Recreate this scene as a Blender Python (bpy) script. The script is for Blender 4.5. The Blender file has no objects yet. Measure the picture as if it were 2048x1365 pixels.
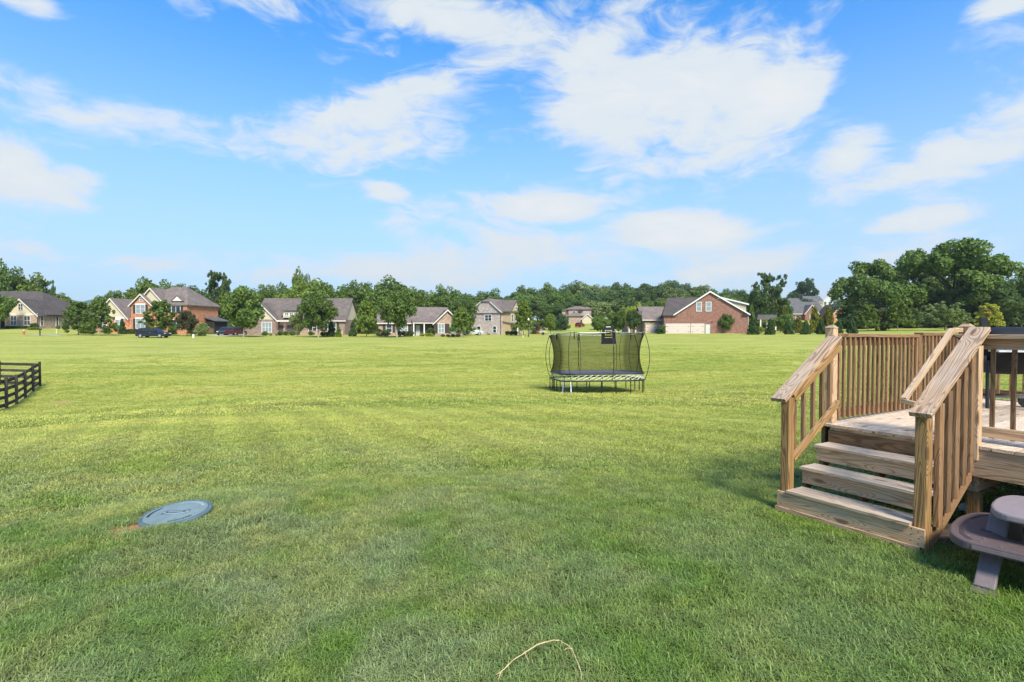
import bpy, bmesh, math, random
import numpy as np
from mathutils import Vector, Matrix
R = math.radians
random.seed(7)
SC = bpy.context.scene
COL = SC.collection

# ------------------------------------------------------------------ camera
F, PITCH, HC = 1075.75, 0.0234, 1.6834          # focal length in photo pixels, tilt down, eye height
cam_d = bpy.data.cameras.new("camera")
cam = bpy.data.objects.new("camera", cam_d)
COL.objects.link(cam)
cam_d.sensor_width = 36
cam_d.lens = 36 * F / 2048
cam_d.clip_start, cam_d.clip_end = 0.05, 12000
cam.location = (0, 0, HC)
cam.rotation_euler = (math.pi / 2 - PITCH, 0, 0)
SC.camera = cam

def ray(px, py):
    d = ((px - 1024) / F, 1, -(py - 682.5) / F)
    c, s = math.cos(PITCH), math.sin(PITCH)
    return Vector((d[0], d[1] * c + d[2] * s, -d[1] * s + d[2] * c))

# ------------------------------------------------------------------ node helper
class NT:
    def __init__(self, tree):
        self.t = tree
    def n(self, typ, **kw):
        nd = self.t.nodes.new(typ)
        for k, v in kw.items():
            if k == 'i':
                for key, val in v.items():
                    s = nd.inputs[key]
                    if isinstance(val, bpy.types.NodeSocket): self.t.links.new(val, s)
                    else: s.default_value = val
            else:
                setattr(nd, k, v)
        return nd
    def m(self, op, a, b=0.0, c=0.0, clamp=False):
        nd = self.n('ShaderNodeMath', operation=op, use_clamp=clamp, i={0: a, 1: b, 2: c})
        return nd.outputs[0]
    def vm(self, op, a, b=(0, 0, 0), out=0):
        return self.n('ShaderNodeVectorMath', operation=op, i={0: a, 1: b}).outputs[out]
    def mix(self, fac, a, b, mode='MIX'):
        nd = self.n('ShaderNodeMix', data_type='RGBA', blend_type=mode)
        for key, val in ((0, fac), (6, a), (7, b)):
            s = nd.inputs[key]
            if isinstance(val, bpy.types.NodeSocket): self.t.links.new(val, s)
            else: s.default_value = val if key == 0 else (tuple(val) + (1,))[:4]
        return nd.outputs[2]
    def ss(self, x, lo, hi, a=0.0, b=1.0):
        nd = self.n('ShaderNodeMapRange', interpolation_type='SMOOTHSTEP', i={0: x, 1: lo, 2: hi, 3: a, 4: b})
        return nd.outputs[0]
    def noise(self, vec, scale, detail=3, rough=0.55, dist=0.0, out=0):
        nd = self.n('ShaderNodeTexNoise', i={'Vector': vec, 'Scale': scale, 'Detail': detail, 'Roughness': rough, 'Distortion': dist})
        return nd.outputs[out]

def c4(c): return (c[0], c[1], c[2], 1)

# ------------------------------------------------------------------ world: clear blue sky with drifting cloud
SUN_EL, SUN_AZ = R(46), R(160)          # azimuth clockwise from +Y (the view direction)
W = bpy.data.worlds.new("World")
SC.world = W
W.use_nodes = True
W.cycles.sampling_method = 'NONE'
W.node_tree.nodes.clear()
w = NT(W.node_tree)
sky = w.n('ShaderNodeTexSky', sky_type='NISHITA', sun_disc=False, sun_elevation=SUN_EL, sun_rotation=SUN_AZ,
          altitude=200, air_density=1.0, dust_density=0.6, ozone_density=2.2)
tc = w.n('ShaderNodeTexCoord')
sp = w.n('ShaderNodeSeparateXYZ', i={0: tc.outputs['Generated']})
dx, dy, dz = sp.outputs[0], sp.outputs[1], sp.outputs[2]
az = w.m('ARCTAN2', dx, dy)
el = w.m('ARCSINE', dz)
pv = w.vm('MULTIPLY', tc.outputs['Generated'], (3.0, 3.0, 6.2))
warp = w.noise(pv, 1.1, 3, 0.5, out=1)
pv2 = w.vm('ADD', pv, w.n('ShaderNodeVectorMath', operation='SCALE', i={0: w.vm('SUBTRACT', warp, (.5, .5, .5)), 3: 0.7}).outputs[0])
fb = w.noise(pv2, 1.3, 9, 0.58, 0.3)
fine = w.noise(w.vm('MULTIPLY', pv2, (1, 1, 1.5)), 4.2, 7, 0.64, 0.5)
def direction(px, py):
    r = ray(px, py).normalized()
    return math.atan2(r.x, r.y), math.asin(r.z)
# (centre px, centre py, half width, half height, tilt, weight): the cloud banks over the neighbourhood; minus = open blue
BANKS = [(1385, 200, 300, 135, .05, .62), (1590, 185, 120, 70, -.25, .30), (1180, 200, 150, 120, 0, .22), (720, 245, 240, 85, .12, .36), (920, 150, 220, 45, -.3, .34),
         (280, 240, 320, 60, .03, .26), (80, 368, 175, 58, .08, .66), (20, 300, 90, 40, 0, .26), (860, 22, 260, 62, .06, .52),
         (50, 8, 120, 34, 0, .62), (1220, 70, 120, 55, -.4, .26), (1960, 285, 210, 85, -.3, .55), (1715, 285, 85, 60, -.2, .42),
         (1085, 412, 140, 36, .05, .66), (905, 392, 90, 28, 0, .30), (775, 380, 60, 22, .1, .50), (1365, 458, 150, 42, .06, .74),
         (1840, 440, 125, 24, -.06, .56), (850, 545, 620, 40, 0, .24), (1150, 500, 300, 34, 0, .24), (1490, 535, 200, 30, -.15, .28),
         (290, 530, 150, 20, .05, .22), (2010, 8, 110, 28, 0, .46), (1290, 345, 130, 26, 0, .24), (1690, 385, 160, 22, -.1, .18),
         (300, 90, 420, 105, 0, -.42), (1760, 90, 190, 110, 0, -.40), (480, 400, 300, 85, 0, -.36), (1560, 400, 120, 50, 0, -.2),
         (1850, 180, 90, 50, 0, -.22), (620, 480, 250, 34, 0, -.14), (1000, 330, 130, 30, 0, -.2), (200, 470, 200, 40, 0, -.2)]
acc = None
ae = w.n('ShaderNodeCombineXYZ', i={0: az, 1: el, 2: 0.0}).outputs[0]
for px, py, hw, hh, tilt, wt in BANKS:
    a0, e0 = direction(px, py)
    a1, _ = direction(px + hw, py)
    a2, _ = direction(px - hw, py)
    _, e1 = direction(px, py - hh)
    _, e2 = direction(px, py + hh)
    ra, re = (a1 - a2) / 2, abs(e1 - e2) / 2
    mp = w.n('ShaderNodeMapping', vector_type='TEXTURE', i={'Vector': ae, 'Location': (a0, e0, 0), 'Rotation': (0, 0, -tilt), 'Scale': (ra, re, 1)}).outputs[0]
    ln = w.n('ShaderNodeVectorMath', operation='LENGTH', i={0: mp}).outputs['Value']
    b = w.ss(ln, 0.1, 1.35, wt, 0.0)
    acc = b if acc is None else w.m('ADD', acc, b)
dens = w.m('ADD', w.m('ADD', w.m('MULTIPLY', w.m('SUBTRACT', fb, .5), 1.9), w.m('MULTIPLY', w.m('SUBTRACT', fine, .5), 1.05)), w.m('MULTIPLY', acc, 1.30))
cover = w.ss(dens, -0.06, 0.50)
thin = w.m('MULTIPLY', cover, w.ss(el, -0.02, 0.10, .55, 1.0))
core = w.ss(dens, .35, 1.15)
shade = w.ss(w.noise(w.vm('ADD', pv2, (4, 2, 0)), 2.3, 5, .6), .42, .68)
cloud_col = w.mix(w.m('MULTIPLY', core, w.m('SUBTRACT', 1.0, w.m('MULTIPLY', shade, .75))), (.85, .92, .97), (.98, .985, .98))
SKY_S = 0.10
sky_sat = w.n('ShaderNodeHueSaturation', i={'Hue': .497, 'Saturation': 1.25, 'Value': 1.0, 'Color': sky.outputs[0]}).outputs[0]
sky_sat = w.vm('MULTIPLY', sky_sat, (.50, 1.12, 1.42))
sky_c = w.mix(w.ss(el, -.02, .58, .90, 0.0), sky_sat, (2.75, 3.25, 4.05))
CLOUD_V = 4.25
cl = w.n('ShaderNodeVectorMath', operation='SCALE', i={0: cloud_col, 3: CLOUD_V}).outputs[0]
final = w.mix(w.m('MULTIPLY', thin, .96), sky_c, cl)
bg = w.n('ShaderNodeBackground', i={'Color': final, 'Strength': SKY_S})
wo = w.n('ShaderNodeOutputWorld', i={0: bg.outputs[0]})

# ------------------------------------------------------------------ sun (veiled by thin cloud), exposure
sd = bpy.data.lights.new("sun", 'SUN')
sd.energy, sd.angle, sd.color = 2.8, R(14), (1.0, .93, .80)
sun = bpy.data.objects.new("sun", sd)
COL.objects.link(sun)
sv = Vector((math.sin(SUN_AZ) * math.cos(SUN_EL), math.cos(SUN_AZ) * math.cos(SUN_EL), math.sin(SUN_EL)))
sun.rotation_euler = sv.to_track_quat('Z', 'Y').to_euler()
sun.location = sv * 60
vs = SC.view_settings
vs.view_transform, vs.look, vs.exposure, vs.gamma = 'Standard', 'None', 1.1, 1
vs.use_curve_mapping = False
SC.cycles.use_denoising = True
SC.cycles.max_bounces = 6
SC.cycles.transparent_max_bounces = 16
SC.cycles.volume_bounces = 0

# ------------------------------------------------------------------ mesh helpers
def new_mesh(name, verts, faces, smooth=False):
    me = bpy.data.meshes.new(name)
    me.from_pydata(verts, [], faces)
    me.update()
    if smooth:
        me.polygons.foreach_set('use_smooth', [True] * len(me.polygons))
    return me

def link(name, me, mat=None, parent=None, loc=None, rot=None, scale=None):
    o = bpy.data.objects.new(name, me)
    COL.objects.link(o)
    if mat is not None and me is not None and not me.materials: me.materials.append(mat)
    if parent is not None: o.parent = parent
    if loc is not None: o.location = loc
    if rot is not None: o.rotation_euler = rot
    if scale is not None: o.scale = scale
    return o

def tag(o, label, cat, group=None, kind=None):
    o['label'] = label
    if cat: o['category'] = cat
    if group: o['group'] = group
    if kind: o['kind'] = kind
    return o

def thing(name, label, cat, loc=(0, 0, 0), rz=0, group=None):
    o = bpy.data.objects.new(name, None)
    o.empty_display_size = .2
    COL.objects.link(o)
    o.location = loc
    o.rotation_euler = (0, 0, rz)
    return tag(o, label, cat, group)

class MB:
    """collects shapes into one mesh"""
    def __init__(self): self.v, self.f = [], []
    def add(self, vs, fs):
        n = len(self.v)
        self.v += [tuple(p) for p in vs]
        self.f += [tuple(i + n for i in f) for f in fs]
        return self
    def box(self, x0, x1, y0, y1, z0, z1):
        return self.add([(x0, y0, z0), (x1, y0, z0), (x1, y1, z0), (x0, y1, z0), (x0, y0, z1), (x1, y0, z1), (x1, y1, z1), (x0, y1, z1)],
                        [(0, 3, 2, 1), (4, 5, 6, 7), (0, 1, 5, 4), (1, 2, 6, 5), (2, 3, 7, 6), (3, 0, 4, 7)])
    def prism(self, poly, d0, d1, axis='y'):
        """poly: 2D outline; axis y: outline in xz, x: outline in yz, z: outline in xy"""
        n = len(poly)
        def P(p, d): return {'y': (p[0], d, p[1]), 'x': (d, p[0], p[1]), 'z': (p[0], p[1], d)}[axis]
        vs = [P(p, d0) for p in poly] + [P(p, d1) for p in poly]
        fs = [tuple(range(n)), tuple(range(2 * n - 1, n - 1, -1))] + [(i, (i + 1) % n + 0, (i + 1) % n + n, i + n)[::-1] for i in range(n)]
        return self.add(vs, fs)
    def tube(self, pts, rad, n=8, cap=True):
        pts = [Vector(p) for p in pts]
        rs = rad if isinstance(rad, (list, tuple)) else [rad] * len(pts)
        vs, fs, prev = [], [], None
        for i, p in enumerate(pts):
            d = (pts[min(i + 1, len(pts) - 1)] - pts[max(i - 1, 0)]).normalized()
            if prev is None:
                a = d.cross(Vector((0, 0, 1)))
                if a.length < 1e-3: a = d.cross(Vector((1, 0, 0)))
                a.normalize()
            else:
                a = (prev - d * prev.dot(d)).normalized()
            prev = a
            b = d.cross(a)
            vs += [p + (a * math.cos(2 * math.pi * k / n) + b * math.sin(2 * math.pi * k / n)) * rs[i] for k in range(n)]
        for i in range(len(pts) - 1):
            for k in range(n):
                fs.append((i * n + k, i * n + (k + 1) % n, (i + 1) * n + (k + 1) % n, (i + 1) * n + k))
        if cap:
            fs.append(tuple(range(n - 1, -1, -1)))
            fs.append(tuple(range((len(pts) - 1) * n, len(pts) * n)))
        return self.add(vs, fs)
    def lathe(self, prof, n=20, c=(0, 0, 0), axis='z'):
        vs, fs = [], []
        for r, z in prof:
            for k in range(n):
                a = 2 * math.pi * k / n
                p = (r * math.cos(a), r * math.sin(a), z)
                if axis == 'x': p = (z, r * math.cos(a), r * math.sin(a))
                if axis == 'y': p = (r * math.cos(a), z, r * math.sin(a))
                vs.append((p[0] + c[0], p[1] + c[1], p[2] + c[2]))
        for i in range(len(prof) - 1):
            for k in range(n):
                fs.append((i * n + k, i * n + (k + 1) % n, (i + 1) * n + (k + 1) % n, (i + 1) * n + k))
        fs.append(tuple(range(n - 1, -1, -1)))
        fs.append(tuple(range((len(prof) - 1) * n, len(prof) * n)))
        return self.add(vs, fs)
    def build(self, name, mat, parent=None, smooth=False, bevel=0, **kw):
        me = new_mesh(name, self.v, self.f, smooth)
        o = link(name, me, mat, parent, **kw)
        bm = bmesh.new(); bm.from_mesh(me)
        bmesh.ops.recalc_face_normals(bm, faces=bm.faces)
        bm.to_mesh(me); bm.free()
        if bevel:
            md = o.modifiers.new('bevel', 'BEVEL'); md.width = bevel; md.segments = 2; md.limit_method = 'ANGLE'
        return o

# ------------------------------------------------------------------ materials
def material(name):
    m = bpy.data.materials.new(name)
    m.use_nodes = True
    m.node_tree.nodes.clear()
    t = NT(m.node_tree)
    out = t.n('ShaderNodeOutputMaterial')
    return m, t, out
def principled(t, out, **i):
    b = t.n('ShaderNodeBsdfPrincipled', i={k.replace('_', ' '): v for k, v in i.items()})
    t.t.links.new(b.outputs[0], out.inputs[0])
    return b

_plain = {}
def plain(name, col, rough=.7, metal=0.0, var=.15, scale=6.0, spec=.4):
    if name in _plain: return _plain[name]
    m, t, out = material(name)
    tcn = t.n('ShaderNodeTexCoord').outputs['Object']
    nz = t.noise(tcn, scale, 4, .6)
    f = t.ss(nz, .3, .7, 1 - var, 1 + var)
    colr = t.n('ShaderNodeVectorMath', operation='SCALE', i={0: tuple(col), 3: f}).outputs[0]
    principled(t, out, Base_Color=colr, Roughness=rough, Metallic=metal, **{'Specular IOR Level': spec})
    _plain[name] = m
    return m

def wood_material(name, light, dark, grey, greyness=.5, contrast=1.0):
    m, t, out = material(name)
    tcn = t.n('ShaderNodeTexCoord').outputs['Object']
    rnd = t.n('ShaderNodeObjectInfo').outputs['Random']
    off = t.n('ShaderNodeCombineXYZ', i={0: t.m('MULTIPLY', rnd, 37.0), 1: t.m('MULTIPLY', rnd, 11.0), 2: t.m('MULTIPLY', rnd, 23.0)}).outputs[0]
    p = t.vm('ADD', tcn, off)
    g = t.vm('MULTIPLY', p, (.42, 6.0, 6.0))
    rings = t.noise(g, 1.0, 2, .45, .35)
    vor = t.n('ShaderNodeTexVoronoi', i={'Vector': t.vm('MULTIPLY', p, (2.1, 6.5, 6.5)), 'Scale': 1.0, 'Randomness': 1.0})
    rings = t.m('ADD', rings, t.ss(vor.outputs['Distance'], .04, .48, .16, 0.0))
    cyc = t.m('MULTIPLY', rings, 21.0)
    s = t.m('SINE', t.m('MULTIPLY', cyc, 6.283))
    line = t.ss(s, .0, 1.0)
    broad = t.ss(t.noise(t.vm('MULTIPLY', p, (1.6, 9, 9)), 1.0, 3, .6), .35, .68)
    fib = t.noise(t.vm('MULTIPLY', p, (6, 160, 160)), 1.0, 3, .6)
    base = t.mix(t.m('MULTIPLY', line, min(.95, .62 * contrast)), light, dark)
    base = t.mix(t.m('MULTIPLY', broad, .35), base, tuple(c * .62 for c in light))
    gm = t.ss(t.noise(t.vm('MULTIPLY', p, (2.2, 5, 5)), 1.0, 4, .65), .38, .72)
    nrm = t.n('ShaderNodeNewGeometry').outputs['Normal']
    up = t.ss(t.n('ShaderNodeSeparateXYZ', i={0: nrm}).outputs[2], .3, .9, 0, .30)
    base = t.mix(t.m('ADD', t.m('MULTIPLY', gm, greyness), up, clamp=True), base, t.mix(t.m('MULTIPLY', line, .6), grey, tuple(c * .55 for c in grey)))
    base = t.mix(t.ss(fib, .35, .75, 0, .34), base, tuple(c * .45 for c in dark))
    # knots
    kn = t.ss(vor.outputs['Distance'], .07, .17, 1, 0)
    base = t.mix(t.m('MULTIPLY', kn, .75), base, (.10, .05, .022))
    tint = t.ss(rnd, 0, 1, .78, 1.16)
    base = t.n('ShaderNodeVectorMath', operation='SCALE', i={0: base, 3: tint}).outputs[0]
    bh = t.m('ADD', t.m('MULTIPLY', line, -.6), t.m('MULTIPLY', fib, -.7))
    bp = t.n('ShaderNodeBump', i={'Strength': .45, 'Distance': .004, 'Height': bh}).outputs[0]
    principled(t, out, Base_Color=base, Roughness=.82, Normal=bp, **{'Specular IOR Level': .25})
    return m
M_WOOD = wood_material('weathered_pine', (.66, .43, .235), (.23, .108, .044), (.62, .50, .385), .30, .95)
M_WOODW = wood_material('warm_pine', (.42, .235, .085), (.095, .040, .012), (.34, .245, .16), .12, 1.15)
M_WOODT = wood_material('tread_pine', (.70, .51, .34), (.29, .16, .08), (.76, .64, .51), .40, .9)
M_WOODB = wood_material('baluster_pine', (.34, .19, .088), (.11, .050, .020), (.31, .228, .16), .25, .95)
M_WOODC = wood_material('rail_cap_pine', (.53, .345, .195), (.12, .052, .022), (.48, .38, .30), .34, 1.25)
M_FENCE = wood_material('dark_fence_paint', (.055, .047, .037), (.025, .022, .02), (.16, .14, .115), .5)

def leaf_material(name, a, b, c=None, trans=.35):
    m, t, out = material(name)
    isl = t.n('ShaderNodeNewGeometry')
    rnd = t.n('ShaderNodeObjectInfo').outputs['Random']
    tcn = t.n('ShaderNodeTexCoord').outputs['Object']
    nz = t.noise(tcn, 7.0, 3, .6)
    f = t.m('ADD', t.m('MULTIPLY', isl.outputs['Random Per Island'], .6), t.m('MULTIPLY', t.ss(nz, .3, .7), .4))
    col = t.mix(f, a, b)
    if c is not None:
        col = t.mix(t.ss(t.noise(tcn, 3.1, 2, .5), .55, .66), col, c)
    col = t.n('ShaderNodeVectorMath', operation='SCALE', i={0: col, 3: t.ss(rnd, 0, 1, 1.35, 1.9)}).outputs[0]
    d = t.n('ShaderNodeBsdfPrincipled', i={'Base Color': col, 'Roughness': .6, 'Specular IOR Level': .25})
    tr = t.n('ShaderNodeBsdfTranslucent', i={'Color': t.mix(.5, col, (.16, .24, .02))})
    mx = t.n('ShaderNodeMixShader', i={0: trans, 1: d.outputs[0], 2: tr.outputs[0]})
    t.t.links.new(mx.outputs[0], out.inputs[0])
    return m
LEAF = {
    'mid': leaf_material('leaf_mid_green', (.046, .080, .016), (.122, .168, .035)),
    'dark': leaf_material('leaf_dark_green', (.034, .060, .017), (.094, .132, .038)),
    'bright': leaf_material('leaf_bright_green', (.060, .096, .014), (.155, .195, .034)),
    'yellow': leaf_material('leaf_yellow_green', (.13, .165, .018), (.30, .32, .045)),
    'chart': leaf_material('leaf_chartreuse', (.19, .20, .022), (.38, .36, .045), (.28, .13, .05)),
    'gold': leaf_material('leaf_gold_tipped', (.055, .072, .010), (.22, .19, .022)),
    'ever': leaf_material('leaf_evergreen', (.020, .042, .012), (.058, .095, .024), trans=.15),
    'bronze': leaf_material('leaf_bronze', (.028, .034, .014), (.095, .078, .036), (.070, .078, .030), trans=.2),
    'blue': leaf_material('leaf_blue_green', (.032, .058, .024), (.082, .124, .052)),
    'soft': leaf_material('leaf_soft_olive', (.080, .108, .034), (.190, .215, .075)),
    'pink': leaf_material('leaf_pink_blossom', (.06, .09, .025), (.13, .14, .05), (.50, .11, .14)),
    'redtip': leaf_material('leaf_red_tipped', (.048, .066, .022), (.10, .11, .038), (.32, .10, .05)),
    'white': leaf_material('leaf_white_blossom', (.22, .25, .13), (.55, .53, .42)),
}
M_BARK = plain('bark', (.095, .078, .060), .9, var=.35)
M_BARKL = plain('pale_bark', (.42, .36, .28), .9, var=.25)

# ------------------------------------------------------------------ terrain
def sst(a, b, x):
    t = np.clip((x - a) / (b - a), 0, 1)
    return t * t * (3 - 2 * t)
_ys = np.concatenate([np.arange(-60, 400, .5), [600, 1000, 2000, 9000]])
_pz = np.interp(_ys, [-60, 0, 6, 12, 18, 24, 30, 36, 48, 70, 100, 150, 300, 400, 1000, 9000], [.2, 0, -.06, -.34, -.70, -1.12, -1.42, -1.45, -1.0, -.25, .20, .8, 3.0, 4.5, 6, 8])
_k = np.ones(13) / 13
_pz[8:-12] = np.convolve(_pz, _k, 'same')[8:-12]
_flat = _pz.copy()
def ground(x, y):
    x = np.asarray(x, float); y = np.asarray(y, float)
    z = np.interp(y, _ys, _flat)
    z = z - sst(-2, 3.5, -y + 3) * 0
    z = z - .95 * sst(2, 26, -x) * sst(4, 20, y) * (1 - .80 * sst(24, 32, y)) * (1 - sst(38, 80, y))
    z = z + .30 * sst(55, 85, -x) * sst(60, 100, y)
    z = z + .35 * sst(15, 40, x) * sst(60, 105, y) + .85 * sst(50, 95, x) * sst(60, 110, y)
    z = z + 1.0 * sst(84, 100, -x) * sst(92, 112, y) + 3.2 * sst(60, 120, x) * sst(150, 250, y) + 4.0 * sst(-60, 40, x) * sst(140, 260, y)
    z = z + .30 * sst(4, 14, x) * sst(8, 20, y) * (1 - sst(30, 60, y))
    und = .035 * np.sin(x * .55 + 1.3 * np.sin(y * .21)) * np.sin(y * .43 + .7) + .02 * np.sin(x * 1.1 + y * .9) + .06 * np.sin(y * .5 + .15 * x) * sst(20, 30, y) * (1 - sst(70, 95, y))
    z = z + und * sst(5, 12, np.hypot(x, y))
    # low mound carrying the inspection lid
    dm = np.hypot(x + 3.0, y - 4.75)
    z = z + .085 * (1 - sst(.30, 1.25, dm)) - .05 * sst(0, 4, -x - 1.5) * (1 - sst(6, 12, y)) 
    return z
def gz(x, y): return float(ground(x, y))

def on_ground(px, py, dz=0.0):
    d = ray(px, py); lo, hi = 0.5, 400.0
    for _ in range(60):
        m = (lo + hi) / 2
        p = d * m
        if HC + p.z > gz(p.x, p.y) + dz: lo = m
        else: hi = m
    p = d * lo
    return Vector((p.x, p.y, HC + p.z))
BARE = tuple(on_ground(122, 806))[:2]
def sorted_lines(segs):
    out = []
    for a, b, n in segs: out += list(np.linspace(a, b, n, endpoint=False))
    return np.array(out + [segs[-1][1]])
gy = sorted_lines([(-60, -6, 12), (-6, 12, 90), (12, 40, 112), (40, 110, 90), (110, 400, 50), (400, 6000, 24)])
gxh = sorted_lines([(0, 8, 50), (8, 30, 60), (30, 120, 60), (120, 400, 20), (400, 6000, 16)])
gx = np.concatenate([-gxh[:0:-1], gxh])
XX, YY = np.meshgrid(gx, gy)
ZZ = ground(XX, YY)
nxg, nyg = len(gx), len(gy)
verts = np.stack([XX.ravel(), YY.ravel(), ZZ.ravel()], 1)
ii = (np.arange(nyg - 1)[:, None] * nxg + np.arange(nxg - 1)[None, :]).ravel()
faces = np.stack([ii, ii + 1, ii + 1 + nxg, ii + nxg], 1)

def lawn_colour(t, pos, blades):
    """one lawn colour for blades and the ground under them, by place on the lawn"""
    sep = t.n('ShaderNodeSeparateXYZ', i={0: pos})
    x, y = sep.outputs[0], sep.outputs[1]
    flat = t.n('ShaderNodeCombineXYZ', i={0: x, 1: y, 2: 0.0}).outputs[0]
    n1 = t.noise(flat, .75, 4, .6, .6)
    n2 = t.noise(t.vm('ADD', flat, (31, 17, 0)), 1.6, 4, .62, .4)
    n3 = t.noise(t.vm('MULTIPLY', flat, (.09, .34, 1)), 1.0, 5, .62, .5)
    n4 = t.noise(t.vm('ADD', flat, (7, 71, 0)), 5.0, 3, .6)
    vivid, dull, dry = (.125, .205, .028), (.205, .250, .105), (.33, .315, .09)
    c = t.mix(t.m('MULTIPLY', t.ss(n1, .34, .62), t.ss(x, 3.2, -1.5, .38, 1.0)), vivid, dull)
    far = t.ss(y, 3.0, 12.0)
    wide = t.m('MULTIPLY', t.ss(x, 2.5, -3.5), t.ss(y, 1.0, 6.0))
    dryf = t.m('MULTIPLY', t.ss(n2, .40, .66), t.m('ADD', .22, t.m('MULTIPLY', wide, .42)))
    c = t.mix(dryf, c, dry)
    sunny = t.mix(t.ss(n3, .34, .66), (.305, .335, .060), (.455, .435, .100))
    c = t.mix(t.m('MULTIPLY', far, .92), c, sunny)  # far turf drier, with sunlit brightness painted in against a shade-toned foreground
    c = t.mix(t.m('MULTIPLY', t.ss(n3, .56, .68), t.m('MULTIPLY', t.ss(y, 12, 20), .5)), c, (.30, .265, .06))
    streak = t.noise(t.vm('MULTIPLY', t.vm('ADD', flat, (3, 9, 0)), (.11, .62, 1)), 1.0, 5, .68, .4)
    c = t.mix(t.m('MULTIPLY', t.ss(streak, .56, .70), t.m('MULTIPLY', t.ss(y, 9, 18), .55)), c, (.14, .205, .035))
    # mower stripes running away from the house
    st = t.m('SINE', t.m('ADD', t.m('MULTIPLY', t.m('ADD', x, t.m('MULTIPLY', y, .55)), 5.2), t.m('MULTIPLY', n1, 1.2)))
    stf = t.m('MULTIPLY', t.m('MULTIPLY', t.ss(y, 4, 9), t.ss(y, 30, 19)), t.ss(st, -.7, .7, -.06, .07))
    c = t.n('ShaderNodeVectorMath', operation='SCALE', i={0: c, 3: t.m('ADD', 1.0, stf)}).outputs[0]
    c = t.n('ShaderNodeVectorMath', operation='SCALE', i={0: c, 3: t.ss(n4, .25, .75, .80, 1.18)}).outputs[0]
    return c, x, y, flat
def ground_material():
    m, t, out = material('lawn_ground')
    pos = t.n('ShaderNodeNewGeometry').outputs['Position']
    c, x, y, flat = lawn_colour(t, pos, False)
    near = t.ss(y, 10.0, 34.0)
    c = t.n('ShaderNodeVectorMath', operation='SCALE', i={0: c, 3: t.m('ADD', t.m('MULTIPLY', near, .54), .42)}).outputs[0]  # ground colour darkened under the blades to match their self-shadowing
    # red clay worn bare by the lid
    dl = t.vm('DISTANCE', flat, (-3.22, 4.46, 0), out=1)
    nn = t.noise(flat, 6.0, 4, .7)
    c = t.mix(t.ss(t.m('ADD', dl, t.m('MULTIPLY', nn, .35)), .42, .60, .9, 0), c, (.36, .17, .085))
    dl2 = t.vm('DISTANCE', t.vm('MULTIPLY', flat, (.75, 1, 1)), (BARE[0] * .75, BARE[1], 0), out=1)
    c = t.mix(t.ss(t.m('ADD', dl2, t.m('MULTIPLY', nn, .3)), .35, .65, .85, 0), c, (.42, .25, .11))
    fine = t.noise(t.vm('MULTIPLY', flat, (1, 1, 1)), 26.0, 3, .7)
    med = t.noise(t.vm('MULTIPLY', flat, (.8, 2.2, 1)), 2.2, 5, .7)
    c = t.n('ShaderNodeVectorMath', operation='SCALE', i={0: c, 3: t.m('MULTIPLY', t.ss(fine, .2, .8, .8, 1.2), t.ss(med, .3, .7, .84, 1.14))}).outputs[0]
    h = t.m('ADD', t.m('MULTIPLY', fine, .4), t.m('MULTIPLY', med, 1.0))
    bp = t.n('ShaderNodeBump', i={'Strength': .5, 'Distance': .06, 'Height': h}).outputs[0]
    principled(t, out, Base_Color=c, Roughness=.9, Normal=bp, **{'Specular IOR Level': .1})
    return m
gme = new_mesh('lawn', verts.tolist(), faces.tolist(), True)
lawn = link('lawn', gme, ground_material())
tag(lawn, 'broad mown lawn dipping away and rising to the houses', None, kind='structure')

# far blue ridge
hv, hf = [], []
n = 90
for i in range(n + 1):
    X = -2600 + 2300 * i / n
    for j, (Yd, s) in enumerate([(0, 0), (150, .55), (330, 1.0), (700, .3)]):
        h = 112 + 16 * math.sin(i * .22 + 1) + 8 * math.sin(i * .61) + 3 * math.sin(i * 1.7)
        h *= math.exp(-((X + 1400) / 950) ** 4)
        hv.append((X, 1650 + Yd, 3 + h * s + random.uniform(-1.6, 1.6) * (s > 0)))
for i in range(n):
    for j in range(3):
        a = i * 4 + j
        hf.append((a, a + 4, a + 5, a + 1))
hm, ht, ho = material('wooded_ridge')
hp = ht.n('ShaderNodeTexCoord').outputs['Object']
principled(ht, ho, Base_Color=ht.mix(ht.ss(ht.noise(hp, .05, 5, .7), .35, .65), (.028, .062, .030), (.075, .125, .05)), Roughness=.9)
tag(link('hills', new_mesh('hills', hv, hf, True), hm), 'low wooded ridge fading blue on the skyline', None, kind='structure')

# ------------------------------------------------------------------ timber deck with stairs
_bcache = {}
def board_mesh(L, wd, th, jit=0):
    key = (round(L, 3), round(wd, 3), round(th, 3), jit)
    if key in _bcache: return _bcache[key]
    ch = min(wd, th) * .09
    y, z = wd / 2, th / 2
    prof = [(-y + ch, -z), (y - ch, -z), (y, -z + ch), (y, z - ch), (y - ch, z), (-y + ch, z), (-y, z - ch), (-y, -z + ch)]
    rr = random.Random(str(key))
    vs = []
    segs = max(1, int(L / .35)) if L > .5 else 1
    for i in range(segs + 1):
        X = -L / 2 + L * i / segs
        oy, oz = (rr.uniform(-.0022, .0022), rr.uniform(-.0018, .0018)) if 0 < i < segs else (0, 0)
        vs += [(X, p[0] + oy, p[1] + oz) for p in prof]
    fs = []
    for i in range(segs):
        for k in range(8):
            fs.append((i * 8 + k, i * 8 + (k + 1) % 8, (i + 1) * 8 + (k + 1) % 8, (i + 1) * 8 + k)[::-1])
    fs.append(tuple(range(0, 8))); fs.append(tuple(range(segs * 8 + 7, segs * 8 - 1, -1)))
    me = new_mesh('board', vs, fs)
    bm = bmesh.new(); bm.from_mesh(me); bmesh.ops.recalc_face_normals(bm, faces=bm.faces); bm.to_mesh(me); bm.free()
    _bcache[key] = me
    return me
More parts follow.
